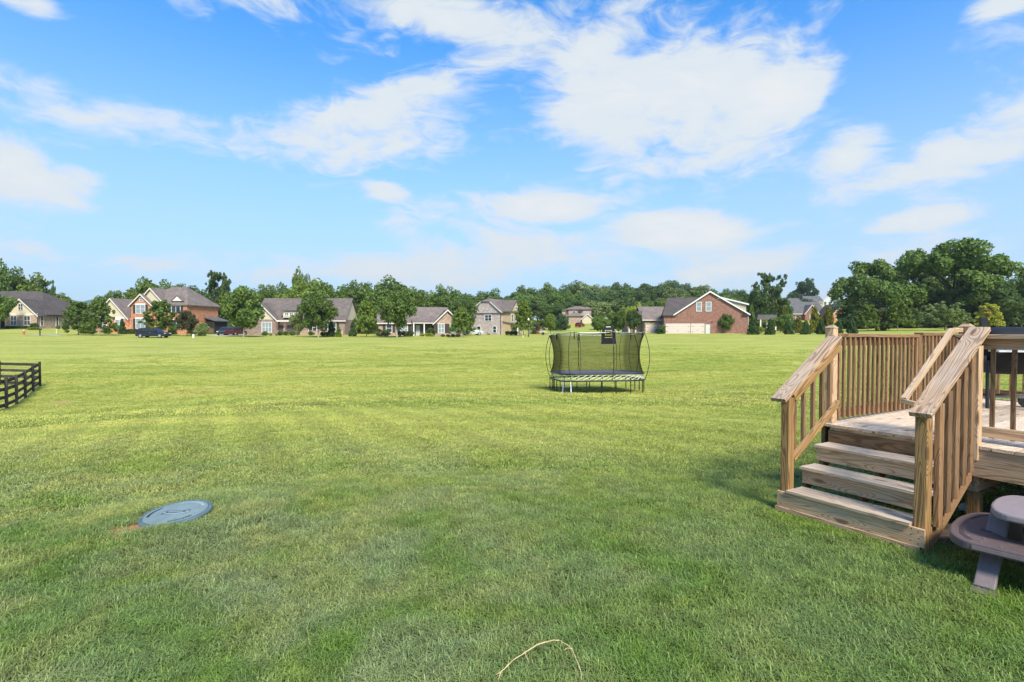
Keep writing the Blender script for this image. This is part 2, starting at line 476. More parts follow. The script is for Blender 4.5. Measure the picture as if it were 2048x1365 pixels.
def board(parent, name, p0, p1, wd, th, mat, up=(0, 0, 1)):
    p0, p1 = Vector(p0), Vector(p1)
    d = p1 - p0
    X = d.normalized()
    Z = Vector(up) - X * X.dot(Vector(up)); Z.normalize()
    Y = Z.cross(X)
    me = board_mesh(d.length, wd, th, random.randint(0, 3))
    key = me.name + '|' + mat.name
    if me.materials and me.materials[0] != mat:
        if key not in _bcache:
            _bcache[key] = me.copy(); _bcache[key].materials.clear(); _bcache[key].materials.append(mat)
        me = _bcache[key]
    o = link(name, me, mat, parent)
    M = Matrix((X, Y, Z)).transposed().to_4x4()
    M.translation = (p0 + p1) / 2
    o.matrix_basis = M
    return o

OX, OY, YAW = 2.5209, 5.0779, -1.0214
DK = thing('timber_deck', 'weathered timber deck with stairs, railings and slim balusters', 'deck', (OX, OY, 0), YAW)
def dk(a, b, c=0):
    return Vector((OX + a * math.cos(YAW) - b * math.sin(YAW), OY + a * math.sin(YAW) + b * math.cos(YAW), c))
S, RUN, SW = .1748, .297, 1.192
TOP = 4 * S
# stringers
for a0, a1 in ((.05, .088), (.56, .598), (1.152, 1.19)):
    prof = [(.028, -.04), (.13, -.04), (.872, .40), (.872, 3 * S - .029), (2 * RUN + .027, 3 * S - .029), (2 * RUN + .027, 2 * S - .029),
            (RUN + .027, 2 * S - .029), (RUN + .027, S - .029), (.028, S - .029)]
    o = MB().prism(prof, a0, a1, 'x').build('stringer', M_WOODB, DK)
# risers, treads
for k, (a0, a1, hh) in enumerate([(0.0, SW - .002, .143), (.068, 1.10, .128), (.036, 1.10, .128), (.01, 1.10, .146)]):
    ztop = (k + 1) * S - .029
    b = k * RUN + .012
    rb = board(DK, 'riser', (a0, b, ztop - hh / 2), (a1, b, ztop - hh / 2), hh, .025, M_WOOD, up=(0, -1, 0))
    Lr = a1 - a0
    for sx, dz_ in ((-1, .30), (-1, -.28), (1, .33), (1, -.02), (1, -.33)):
        for ii_ in range(2 if k == 0 and sx > 0 else 1):
            MB().lathe([(0, 0), (.0042, 0), (.0042, .0016), (0, .0020)], 8).build('nail', plain('dark_nail', (.03, .025, .022), .6), rb,
                     loc=(sx * (Lr / 2 - .035 - ii_ * .055 + random.uniform(-.006, .006)), dz_ * hh + ii_ * .012, .0122))
board(DK, 'skirt_board', (-.010, -.010, -.016), (SW - .03, -.010, -.012), .04, .018, M_WOOD, up=(0, -1, 0))
for k, (a0, a1) in enumerate([(.098, 1.096), (.052, 1.098), (.026, 1.098)]):
    z = (k + 1) * S - .0135
    for q in range(2):
        b = k * RUN - .022 + .064 + q * .130
        board(DK, 'tread', (a0 + (.006 if q else 0), b, z - q * .0015), (a1, b, z), .126, .027, M_WOODT)
# floor boards, run back from the front edge
nb = 27
for i in range(nb):
    a = -.10 + .142 * (i + .5)
    fr = .862 + random.uniform(-.006, .006)
    board(DK, 'floor_board', (a, fr, TOP - .0135), (a, 4.86, TOP - .0135), .138, .027, M_WOODT)
AE = -.10 + .142 * nb
# frame below
board(DK, 'rim_joist', (1.13, .895, TOP - .029 - .118), (AE, .895, TOP - .029 - .118), .235, .038, M_WOOD, up=(0, -1, 0))
board(DK, 'rim_joist', (-.075, .92, TOP - .029 - .118), (-.075, 4.84, TOP - .029 - .118), .235, .038, M_WOODB, up=(-1, 0, 0))
board(DK, 'rim_joist', (-.05, 4.82, TOP - .029 - .118), (AE, 4.82, TOP - .029 - .118), .235, .038, M_WOODB, up=(0, 1, 0))
board(DK, 'rim_joist', (0.0, .893, TOP - .029 - .15), (1.12, .893, TOP - .029 - .15), .235, .03, M_WOODB, up=(0, -1, 0))
for i in range(9):
    a = .36 + i * .406
    board(DK, 'joist', (a, .93, TOP - .03 - .118), (a, 4.79, TOP - .03 - .118), .232, .038, M_WOODB, up=(1, 0, 0))
for a in (1.165, 3.4):
    board(DK, 'beam', (a, .925, .372), (a, 4.7, .372), .150, .115, M_WOOD, up=(1, 0, 0))
for a, b in ((1.175, .985), (1.175, 2.9), (1.175, 4.6), (3.4, 1.0), (3.4, 2.9), (3.4, 4.6), (.02, 2.6), (.02, 4.6)):
    p = dk(a, b)
    z0 = gz(p.x, p.y)
    board(DK, 'support_post', (a, b, z0 - .05), (a, b, .295 if a > .1 else .44), .092, .092, M_WOODW, up=(0, -1, 0))
bolt = MB().lathe([(0, -.012), (.022, -.012), (.024, -.006), (.024, 0), (.012, .001), (.012, .010), (0, .011)], 12, axis='y')
bolt.build('carriage_bolt', plain('galvanised_steel', (.42, .45, .47), .45, .8), DK, loc=(1.20, .872, .595), rot=(math.pi, 0, 0))
# newels and stair posts
def newel(a, b, z0, z1, mat, cap=True):
    o = board(DK, 'newel_post', (a + .0445, b + .0445, z0), (a + .0445, b + .0445, z1), .089, .089, mat, up=(0, -1, 0))
    if cap:
        h = .046
        q = MB()
        q.add([(-h, -h, 0), (h, -h, 0), (h, h, 0), (-h, h, 0), (-h, -h, .006), (h, -h, .006), (h, h, .006), (-h, h, .006), (-.022, -.022, .03), (.022, -.022, .03), (.022, .022, .03), (-.022, .022, .03)],
              [(3, 2, 1, 0), (0, 1, 5, 4), (1, 2, 6, 5), (2, 3, 7, 6), (3, 0, 4, 7), (4, 5, 9, 8), (5, 6, 10, 9), (6, 7, 11, 10), (7, 4, 8, 11), (8, 9, 10, 11)])
        q.build('post_cap', mat, DK, loc=(a + .0445, b + .0445, z1 + .0005))
    return o
NLa, NLb, NRa, NRb = -.068, .915, 1.015, 1.055
newel(.0055, .028, -.03, 1.03, M_WOODW, False)
newel(1.102, .028, -.03, 1.03, M_WOODW, False)
newel(NLa, NLb, TOP - .001, 1.685, M_WOOD)
newel(NRa, NRb, TOP - .001, 1.695, M_WOOD)
# stair rails
def rail_z(b, off): return 1.055 + (b - .03) * .595 + off
def slope(name, a, b0, b1, off, wd, th, mat, flat=True):
    up = (0, -.51, .86) if flat else (1, 0, 0)
    return board(DK, name, (a, b0, rail_z(b0, off)), (a, b1, rail_z(b1, off)), wd, th, mat, up=up)
slope('rail_cap', .028, -.045, .925, .0, .145, .038, M_WOODC)
slope('rail_cap', 1.164, -.040, 1.06, .012, .148, .038, M_WOODC)
slope('stair_rail', .075, .118, .912, -.075, .088, .036, M_WOODW, False)
slope('stair_rail', 1.130, .118, 1.05, -.068, .088, .036, M_WOODB, False)
slope('lower_rail', .075, .118, .912, -.655, .060, .040, M_WOODW, False)
for b in (.215, .375, .535, .695, .835):
    zt, zb = rail_z(b, -.045), rail_z(b, -.745)
    board(DK, 'baluster', (.028, b, zb), (.028, b, zt), .036, .036, M_WOODB, up=(0, -1, 0))
for b in (.165, .310, .455, .600, .745, .89):
    zt, zb = rail_z(b, -.028), .055 + .59 * b
    board(DK, 'baluster', (1.213, b, zb), (1.213, b, zt), .088 if b > .8 else .072, .040, M_WOODB if b < .8 else M_WOOD, up=(1, 0, 0))
# slim grab rail with returns to the posts
h0, h1 = (1.035, .005, 1.125), (1.000, .965, 1.668)
board(DK, 'hand_rail', h0, h1, .040, .040, M_WOOD)
board(DK, 'hand_rail', (1.018, .012, 1.118), (1.110, .012, 1.100), .040, .036, M_WOOD)
board(DK, 'hand_rail', (.985, .985, 1.668), (1.040, 1.055, 1.668), .038, .038, M_WOOD)
MB().tube([(1.0, .93, 1.635), (1.06, 1.05, 1.57)], .006, 6).build('rail_bracket', plain('black_iron', (.02, .02, .022), .5), DK)
# deck rails
CAPZ = 1.632
def straight_rail(a0, b0, a1, b1, inward, sag=0.0, cap_w=.10, bal_step=.113, start=.075, stop=.06, bal=True, bal_in=True):
    d = Vector((a1 - a0, b1 - b0, 0)); L = d.length; d.normalize()
    nrm = Vector((inward[0], inward[1], 0))
    def P(t, off, z): return Vector((a0, b0, 0)) + d * t + nrm * off + Vector((0, 0, z - sag * t))
    board(DK, 'rail_cap', P(0, 0, CAPZ - .019), P(L, 0, CAPZ - .019), cap_w, .038, M_WOOD if bal_in else M_WOODB)
    board(DK, 'top_rail', P(0, 0, CAPZ - .0385 - .0445), P(L, 0, CAPZ - .0385 - .0445), .088, .036, M_WOOD if bal_in else M_WOODB, up=nrm)
    board(DK, 'bottom_rail', P(0, 0, TOP + .095), P(L, 0, TOP + .095), .088, .036, M_WOOD if bal_in else M_WOODB, up=nrm)
    if bal:
        n = int((L - start - stop) / bal_step)
        for i in range(n + 1):
            t = start + i * bal_step
            lean = random.uniform(-.004, .004)
            board(DK, 'baluster', P(t, .033, TOP + .040), P(t + lean, .033, CAPZ - .042), .031, .028, M_WOODB, up=nrm)
straight_rail(-.030, NLb + .0895, -.030, 2.86, (1, 0), sag=.012, bal_step=.1035, start=.05, stop=.02, bal_in=False)
newel(-.075, 2.865, TOP - .001, 1.60, M_WOODB, False)
straight_rail(-.030, 2.96, -.030, 4.70, (1, 0), sag=.012, bal_step=.1035, start=.07, bal_in=False)
newel(-.075, 4.705, TOP - .001, 1.60, M_WOODB, False)
straight_rail(.02, 4.75, AE - .05, 4.75, (0, -1), bal_step=.135, start=.2, bal_in=False)
straight_rail(NRa + .0905, NRb + .035, AE - .05, NRb + .035, (0, 1), cap_w=.12, bal_step=.137, start=.135)
board(DK, 'rail_cap', (NRa - .012, NRb - .03, CAPZ - .0185), (AE - .05, NRb - .03, CAPZ - .0185), .045, .0375, M_WOOD)

# bare soil and mulch under the deck
mm, mt, mo = material('mulch_soil')
mp = mt.n('ShaderNodeTexCoord').outputs['Object']
mc = mt.mix(mt.ss(mt.noise(mp, 22, 5, .7), .35, .65), (.028, .018, .012), (.11, .07, .045))
mc = mt.mix(mt.ss(mt.noise(mp, 60, 3, .6), .66, .72), mc, (.30, .22, .15))
principled(mt, mo, Base_Color=mc, Roughness=.95, Normal=mt.n('ShaderNodeBump', i={'Strength': .8, 'Distance': .03, 'Height': mt.noise(mp, 30, 5, .7)}).outputs[0])
sv_, sf_ = [], []
NA, NB = 46, 50
for i in range(NA + 1):
    for j in range(NB + 1):
        a, b = .95 + 3.4 * i / NA, .25 + 5.2 * j / NB
        if i == 0: a += .05 * math.sin(j * 1.3)
        if j == 0: b += .10 * math.sin(i * .5) + .03 * math.sin(i * 2.1)
        p = dk(a, b)
        edge = min(i, NA - i, j, NB - j)
        sv_.append((p.x, p.y, gz(p.x, p.y) + (.004 if edge == 0 else .014 + random.uniform(0, .022))))
for i in range(NA):
    for j in range(NB):
        k = i * (NB + 1) + j
        sf_.append((k, k + 1, k + NB + 2, k + NB + 1))
tag(link('soil', new_mesh('soil', sv_, sf_, True), mm), 'dark bare soil and mulch under the deck', None, kind='structure')
def in_soil(x, y):
    vx, vy = x - OX, y - OY
    a = vx * math.cos(YAW) + vy * math.sin(YAW)
    b = -vx * math.sin(YAW) + vy * math.cos(YAW)
    return ((a > 1.0) & (a < 4.3) & (b > .30) & (b < 5.3)) | ((a > -.02) & (a < 1.22) & (b > .0) & (b < .07)) | ((a > .0) & (a < 1.2) & (b > .5) & (b < 4.9) & (np.random.rand(*np.shape(a)) < .6))
chip = new_mesh('wood_chip', [(-.5, -.2, 0), (.5, -.25, .02), (.55, .2, 0), (-.45, .25, .05), (0, 0, .14)], [(0, 1, 4), (1, 2, 4), (2, 3, 4), (3, 0, 4), (3, 2, 1, 0)])
chm = plain('wood_chip', (.30, .215, .14), .9, var=.4)
q = MB()
rr = random.Random(3)
for i in range(420):
    a, b = 1.15 + abs(rr.gauss(0, 1.1)), .35 + rr.random() * 2.6
    p = dk(a, b); s = rr.uniform(.012, .04); th = rr.uniform(0, 6.28)
    q.add([(p.x + s * (v[0] * math.cos(th) - v[1] * math.sin(th)), p.y + s * (v[0] * math.sin(th) + v[1] * math.cos(th)), gz(p.x, p.y) + .022 + s * v[2]) for v in [tuple(v.co) for v in chip.vertices]],
          [tuple(f.vertices) for f in chip.polygons])
tag(q.build('wood_chips', chm), 'scattered pale wood chips on the dark soil under the deck', None, kind='stuff')

# ------------------------------------------------------------------ grass blades on the near lawn
LIDP = Vector((-2.98, 4.74, 0))
def grass_material():
    m, t, out = material('grass_blades')
    pos = t.n('ShaderNodeNewGeometry').outputs['Position']
    c, x, y, flat = lawn_colour(t, pos, True)
    isl = t.n('ShaderNodeNewGeometry').outputs['Random Per Island']
    c = t.n('ShaderNodeVectorMath', operation='SCALE', i={0: c, 3: t.ss(isl, 0, 1, .95, 1.75)}).outputs[0]
    c = t.mix(t.ss(isl, .955, .965, 0, .85), c, (.50, .40, .21))
    d = t.n('ShaderNodeBsdfPrincipled', i={'Base Color': c, 'Roughness': .5, 'Specular IOR Level': .35})
    tr = t.n('ShaderNodeBsdfTranslucent', i={'Color': t.vm('MULTIPLY', c, (1.1, 1.15, .7))})
    mx = t.n('ShaderNodeMixShader', i={0: .32, 1: d.outputs[0], 2: tr.outputs[0]})
    t.t.links.new(mx.outputs[0], out.inputs[0])
    return m
M_GRASS = grass_material()
def clump(seed, rad, n, hgt, wid, lie):
    rr = random.Random(seed)
    vs, fs = [], []
    for _ in range(n):
        r0, t0 = rad * math.sqrt(rr.random()), rr.uniform(0, 6.283)
        bx, by = r0 * math.cos(t0), r0 * math.sin(t0)
        th = rr.uniform(0, 6.283); h = hgt * rr.uniform(.55, 1.25); ln = lie * rr.uniform(.3, 1.5) * h; wd = wid * rr.uniform(.7, 1.25)
        dxx, dyy = math.cos(th), math.sin(th); px, py = -dyy * wd / 2, dxx * wd / 2
        k = len(vs); bend = rr.uniform(.45, .95)
        for s, ww in ((0, 1), (.5, .9), (.82, .6)):
            f = s ** 1.8; zz_ = h * (s - bend * .55 * s * s * s)
            vs += [(bx + dxx * ln * f - px * ww, by + dyy * ln * f - py * ww, zz_), (bx + dxx * ln * f + px * ww, by + dyy * ln * f + py * ww, zz_)]
        vs.append((bx + dxx * ln, by + dyy * ln, h * (1 - bend * .55) - .1 * h))
        fs += [(k, k + 1, k + 3, k + 2), (k + 2, k + 3, k + 5, k + 4), (k + 4, k + 5, k + 6)]
    return new_mesh('grass_clump', vs, fs)
def clump_collection(name, specs):
    c = bpy.data.collections.new(name)
    for i, sp_ in enumerate(specs):
        me = clump(*sp_); me.materials.append(M_GRASS)
        o = bpy.data.objects.new('grass_clump', me)
        c.objects.link(o)
    return c
C_NEAR = clump_collection('near_clumps', [(s, .085, 58, .047, .0042, 1.15) for s in range(6)] + [(s, .07, 44, .060, .0046, .8) for s in range(20, 22)])
C_MID = clump_collection('mid_clumps', [(s, .15, 68, .048, .0080, 1.0) for s in range(30, 36)])
C_FAR = clump_collection('far_clumps', [(s, .34, 90, .050, .017, .9) for s in range(50, 56)])
def scatter(name, label, coll, n, r0, r1, half, rng, smin, smax):
    u = rng.random(n)
    r = np.sqrt(r0 * r0 + u * (r1 * r1 - r0 * r0))
    th = (rng.random(n) * 2 - 1) * half
    x, y = r * np.sin(th), r * np.cos(th)
    keep = ~in_soil(x, y) & (rng.random(n) < 1 - sst(.55 * r1, r1, r) * (r1 > 40))
    dl = np.hypot(x - LIDP.x, y - LIDP.y)
    keep &= dl > .31
    dc = np.hypot((x + 3.22) * .85, y - 4.46) + .16 * rng.random(len(x))
    keep &= dc > .24
    db = np.hypot((x - BARE[0]) * .75, y - BARE[1]) + .35 * rng.random(len(x))
    keep &= db > .85
    x, y = x[keep], y[keep]
    z = ground(x, y)
    me = bpy.data.meshes.new(name)
    me.from_pydata(np.stack([x, y, z], 1).tolist(), [], [])
    m = len(x)
    for nm, arr in (('rz', rng.random(m) * 6.283), ('sc', smin + (smax - smin) * rng.random(m))):
        a = me.attributes.new(nm, 'FLOAT', 'POINT'); a.data.foreach_set('value', arr.astype(np.float32))
    o = link(name, me)
    ng = bpy.data.node_groups.new(name, 'GeometryNodeTree')
    ng.interface.new_socket('Geometry', in_out='INPUT', socket_type='NodeSocketGeometry')
    ng.interface.new_socket('Geometry', in_out='OUTPUT', socket_type='NodeSocketGeometry')
    g = NT(ng)
    gi, go = g.n('NodeGroupInput'), g.n('NodeGroupOutput')
    ci = g.n('GeometryNodeCollectionInfo', i={'Collection': coll, 'Separate Children': True, 'Reset Children': True})
    rz = g.n('GeometryNodeInputNamedAttribute', data_type='FLOAT', i={'Name': 'rz'}).outputs[0]
    scn = g.n('GeometryNodeInputNamedAttribute', data_type='FLOAT', i={'Name': 'sc'}).outputs[0]
    rot = g.n('ShaderNodeCombineXYZ', i={2: rz}).outputs[0]
    e2r = g.n('FunctionNodeEulerToRotation', i={0: rot}).outputs[0]
    scv = g.n('ShaderNodeCombineXYZ', i={0: 1.0, 1: 1.0, 2: scn}).outputs[0]
    io = g.n('GeometryNodeInstanceOnPoints', i={'Points': gi.outputs[0], 'Instance': ci.outputs[0], 'Pick Instance': True, 'Rotation': e2r, 'Scale': scv})
    g.t.links.new(io.outputs[0], go.inputs[0])
    md = o.modifiers.new('grass', 'NODES'); md.node_group = ng
    return tag(o, label, None, kind='stuff')
RNG = np.random.default_rng(5)
scatter('near_grass', 'fine mixed grass blades of the lawn by the deck', C_NEAR, 15500, .9, 6.6, R(62), RNG, .7, 1.35)
scatter('middle_grass', 'short grass blades of the mown lawn', C_MID, 21000, 6.0, 15.5, R(54), RNG, .6, 1.3)
scatter('far_grass', 'short grass of the sunny field past the lid', C_FAR, 34000, 14.5, 72.0, R(50), RNG, .6, 1.25)

# ------------------------------------------------------------------ inspection lid
lid = thing('septic_lid', 'round blue-grey ribbed plastic lid set in the lawn', 'lid', (LIDP.x, LIDP.y, gz(LIDP.x, LIDP.y) + .012))
lid.rotation_euler = (R(4.5), R(-3.2), 0)
lid.scale = (.86, .86, .7)
M_LID = plain('blue_grey_plastic', (.185, .245, .25), .7, var=.12, scale=9)
M_LIDD = plain('dark_blue_plastic', (.030, .048, .06), .6)
M_LIDL = plain('worn_pale_plastic', (.30, .36, .38), .7)
MB().lathe([(0, -.10), (.29, -.10), (.31, -.08), (.31, .0), (0, .0)], 48).build('collar', plain('pale_riser', (.50, .47, .40), .8), lid)
MB().lathe([(0, .001), (.328, .001), (.336, .010), (.335, .034), (.326, .044), (.30, .046), (.296, .043), (0, .043)], 64).build('cover', plain('teal_plastic', (.088, .130, .140), .66), lid, smooth=False)
q = MB()
for i in range(-14, 15):
    y = i * .0195
    hw = math.sqrt(max(0, .288 ** 2 - y * y))
    if hw < .04: continue
    if abs(y) < .05:
        for s in (-1, 1): q.box(*sorted((s * .135, s * hw)), y - .0055, y + .0055, .0425, .0475)
    else:
        q.box(-hw, hw, y - .0055, y + .0055, .0425, .0475)
q.build('ribs', M_LID, lid)
oval = [(.128 * math.cos(a), .040 * math.sin(a)) for a in np.linspace(0, 2 * math.pi, 28, endpoint=False)]
MB().prism(oval, .0425, .0495, 'z').build('badge', M_LIDL, lid)
oval2 = [(.112 * math.cos(a), .030 * math.sin(a)) for a in np.linspace(0, 2 * math.pi, 28, endpoint=False)]
bd = MB().prism(oval2, .0495, .0505, 'z').build('badge_face', M_LIDD, lid)
q = MB()
for k in range(7): q.box(-.075 + k * .022, -.075 + k * .022 + .014, -.012, .012, .0506, .0525)
q.build('badge_lettering', M_LIDL, lid)
for a0, a1, nm in ((R(150), R(205), 'warning_lettering'), (R(35), R(110), 'warning_lettering'), (R(285), R(335), 'warning_lettering')):
    q = MB()
    k = a0
    while k < a1:
        w_ = random.uniform(.02, .045)
        q.add([(r * math.cos(k + d), r * math.sin(k + d), z) for z in (.0478, .0505) for r, d in ((.232, 0), (.262, 0), (.262, w_), (.232, w_))],
              [(0, 1, 2, 3), (7, 6, 5, 4), (0, 4, 5, 1), (1, 5, 6, 2), (2, 6, 7, 3), (3, 7, 4, 0)])
        k += w_ + .03
    q.build(nm, M_LIDD if a0 > 2 else M_LIDL, lid)
for k in range(6):
    a = R(20 + 60 * k)
    MB().lathe([(0, .045), (.011, .045), (.011, .050), (.006, .052), (0, .052)], 8, (.312 * math.cos(a), .312 * math.sin(a), 0)).build('bolt', plain('galvanised_steel', (.42, .45, .47)), lid)

# ------------------------------------------------------------------ dry runner across the foreground grass
ro = thing('dry_runner', 'long dry straw-coloured grass runner arching over the lawn', 'stem', on_ground(1050, 1325))
M_STRAW = plain('straw', (.56, .40, .20), .8, var=.25, scale=30)
O0 = ro.location
def runner(pts, name, r0, r1, par=ro):
    P = [on_ground(x, y, h) - O0 for x, y, h in pts]
    q = []
    for i in range(len(P) - 1):
        for k in range(4): q.append(P[i].lerp(P[i + 1], k / 4) + Vector((random.uniform(-1, 1), random.uniform(-1, 1), random.uniform(-1, 1))) * .0018)
    q.append(P[-1])
    rad = [r0 + (r1 - r0) * i / (len(q) - 1) + (.0012 if i % 6 == 0 else 0) for i in range(len(q))]
    return MB().tube(q, rad, 6).build(name, M_STRAW, par, smooth=True)
runner([(992, 1368, .02), (1003, 1343, .045), (1025, 1322, .06), (1050, 1305, .075), (1075, 1290, .085), (1100, 1282, .085), (1118, 1281, .08)], 'stem', .0022, .0032)
runner([(1118, 1281, .08), (1132, 1289, .075), (1144, 1298, .07), (1150, 1313, .06), (1156, 1328, .05), (1162, 1345, .04), (1163, 1369, .02)], 'stem', .0016, .0022)
runner([(1050, 1306, .072), (1055, 1318, .05), (1058, 1330, .03)], 'side_shoot', .0014, .0006)
runner([(1144, 1298, .07), (1134, 1297, .065), (1128, 1301, .06)], 'side_shoot', .0024, .001)
runner([(1003, 1343, .045), (990, 1351, .035)], 'side_shoot', .0024, .001)
runner([(1065, 1347, .03), (1080, 1337, .03)], 'side_shoot', .0020, .001)

# ------------------------------------------------------------------ dark board fence
FN = thing('board_fence', 'dark stained four-board paddock fence turning a corner on the lawn', 'fence', (-26.5, 29.6, gz(-26.5, 29.6)))
fo = FN.location
A0, A1 = Vector((-21.8, 22.6, 0)), Vector((-27.7, 31.5, 0))
def fpost(p, h=1.44):
    z = gz(p.x, p.y)
    board(FN, 'post', Vector((p.x, p.y, z - .1)) - fo, Vector((p.x, p.y, z + h)) - fo, .11, .11, M_FENCE, up=(A1 - A0))
def fspan(p, q, side):
    d = (q - p).normalized(); nrm = Vector((-d.y, d.x, 0)) * side
    for hgt in (.17, .53, .89, 1.26):
        a = Vector((p.x, p.y, gz(p.x, p.y) + hgt)) + nrm * .075 - fo
        b = Vector((q.x, q.y, gz(q.x, q.y) + hgt)) + nrm * .075 - fo
        board(FN, 'rail_board', a, b, .155, .03, M_FENCE, up=nrm)
fp = [A0.lerp(A1, i / 5) for i in range(6)]
for p in fp: fpost(p)
for i in range(5): fspan(fp[i], fp[i + 1], 1)
bk = [Vector((-27.7 - 2.25 * i, 31.5 - .12 * i, 0)) for i in range(1, 6)]
prev = fp[-1]
for p in bk:
    fpost(p); fspan(prev, p, -1); prev = p

# ------------------------------------------------------------------ trampoline
TX, TY = 3.72, 24.0
TZ = gz(TX, TY)
TR = thing('trampoline', 'large springless trampoline with tall black safety net on the lawn', 'trampoline', (TX, TY, TZ), R(5))
slx, sly = (gz(TX + 1.6, TY) - gz(TX - 1.6, TY)) / 3.2, (gz(TX, TY + 1.6) - gz(TX, TY - 1.6)) / 3.2
TR.rotation_euler = (math.atan(sly), -math.atan(slx), R(5))
M_BLK = plain('black_powder_coat', (.018, .018, .02), .45)
M_MAT = plain('grey_jump_mat', (.16, .15, .19), .7)
M_ROD = plain('pale_fibreglass', (.72, .72, .66), .5)
M_ALU = plain('aluminium', (.55, .56, .57), .35, .8)
def rsq(hw, rc, n=10):
    out = []
    for cxs, cys, a0 in ((1, 1, 0), (-1, 1, 90), (-1, -1, 180), (1, -1, 270)):
        for k in range(n + 1):
            a = R(a0 + 90 * k / n)
            out.append((cxs * (hw - rc) + rc * math.cos(a), cys * (hw - rc) + rc * math.sin(a)))
    return out
def ring_at(poly, t):
    """point on a closed outline at the fraction t of its length"""
    L = [0]
    for i in range(len(poly)):
        a, b = poly[i], poly[(i + 1) % len(poly)]
        L.append(L[-1] + math.hypot(b[0] - a[0], b[1] - a[1]))
    s = (t % 1) * L[-1]
    for i in range(len(poly)):
        if L[i + 1] >= s:
            f = (s - L[i]) / max(1e-9, L[i + 1] - L[i])
            a, b = poly[i], poly[(i + 1) % len(poly)]
            return a[0] + (b[0] - a[0]) * f, a[1] + (b[1] - a[1]) * f
base_r = rsq(1.86, .75); mat_r = rsq(1.80, .60)
HB, HM, HT = .56, .84, 2.56
q = MB(); q.tube([(x, y, HB) for x, y in base_r] + [(base_r[0][0], base_r[0][1], HB)], .03, 8); q.build('base_frame', M_BLK, TR, smooth=True)
MB().prism(mat_r, HM - .012, HM + .012, 'z').build('jump_mat', M_MAT, TR)
q = MB(); q.tube([(x * 1.008, y * 1.008, HM) for x, y in mat_r] + [(mat_r[0][0] * 1.008, mat_r[0][1] * 1.008, HM)], .028, 8); q.build('mat_edge', M_BLK, TR, smooth=True)
legm = None
for k in range(22):
    x, y = ring_at(base_r, (k + .4) / 22)
    p = TR.rotation_euler.to_matrix() @ Vector((x, y, 0))
    z = gz(TX + p.x, TY + p.y) - TZ - p.z - .02
    MB().tube([(x, y, z), (x, y, HB)], .021, 6).build('leg', M_BLK, TR)
for k in range(52):
    a, b = ring_at(base_r, k / 52), ring_at(mat_r, k / 52 + .030)
    MB().tube([(a[0] * .995, a[1] * .995, HB + .03), (b[0], b[1], HM - .02)], .012, 5).build('spring_rod', M_ROD, TR)
# net: waisted in the middle, scalloped top
nr, nl = 80, 12
vs, fs = [], []
for j in range(nl + 1):
    f = j / nl
    waist = 1 - .085 * math.sin(math.pi * min(1, f * 1.02)) ** .8 + .035 * f
    for i in range(nr):
        x, y = ring_at(mat_r, i / nr)
        sag = -.055 * abs(math.sin(math.pi * 8 * (i / nr))) * f ** 6
        vs.append((x * waist, y * waist, HM + .01 + (HT - HM) * f + sag))
for j in range(nl):
    for i in range(nr):
        fs.append((j * nr + i, j * nr + (i + 1) % nr, (j + 1) * nr + (i + 1) % nr, (j + 1) * nr + i))
nm_, nt_, no_ = material('net_mesh')
dn = nt_.n('ShaderNodeBsdfDiffuse', i={0: (.012, .012, .012, 1)})
tp = nt_.n('ShaderNodeBsdfTransparent')
lw = nt_.n('ShaderNodeLayerWeight', i={0: .35}).outputs['Facing']
nt_.t.links.new(nt_.n('ShaderNodeMixShader', i={0: nt_.ss(lw, 0, 1, .30, .86), 1: tp.outputs[0], 2: dn.outputs[0]}).outputs[0], no_.inputs[0])
link('safety_net', new_mesh('safety_net', vs, fs, True), nm_, TR)
tops = []
for k in range(8):
    t = (k + .5) / 8
    b, m2 = ring_at(base_r, t), ring_at(mat_r, t)
    top = (m2[0] * 1.03, m2[1] * 1.03, HT + .03)
    tops.append(top)
    L = math.hypot(b[0], b[1]); ux, uy = b[0] / L, b[1] / L
    pts = []
    for s in range(13):
        f = s / 12
        rr_ = L * (1 - f) + math.hypot(top[0], top[1]) * f + .24 * math.sin(math.pi * f) ** .8
        pts.append((ux * rr_, uy * rr_, HB + (top[2] - HB) * f))
    MB().tube(pts, .0135, 6).build('net_pole', M_BLK, TR, smooth=True)
    MB().box(-.02, .02, -.012, .012, -.26, .03).build('strap', M_BLK, TR, loc=(m2[0] * .985, m2[1] * .985, HT))
for k in range(8):
    a, b = Vector(tops[k]), Vector(tops[(k + 1) % 8])
    mid = (a + b) / 2
    out = Vector((mid.x, mid.y, 0)).normalized() * (.20 if (a - b).length < 2.0 else .06)
    pts = [a * (1 - f) ** 2 + (mid + out + Vector((0, 0, -.10))) * 2 * f * (1 - f) + b * f * f for f in [i / 8 for i in range(9)]]
    MB().tube(pts, .016, 6).build('top_rod', M_ALU, TR, smooth=True)
for tt in (.03, .19, .33, .47, .58, .69, .83, .94):
    x, y = ring_at(mat_r, tt)
    w0 = [(x * (1 - .085 * math.sin(math.pi * f) ** .8 + .035 * f) * 1.004, y * (1 - .085 * math.sin(math.pi * f) ** .8 + .035 * f) * 1.004, HM + (HT - HM) * f) for f in [i / 10 for i in range(11)]]
    MB().tube(w0, .010, 5).build('net_seam', M_BLK, TR)
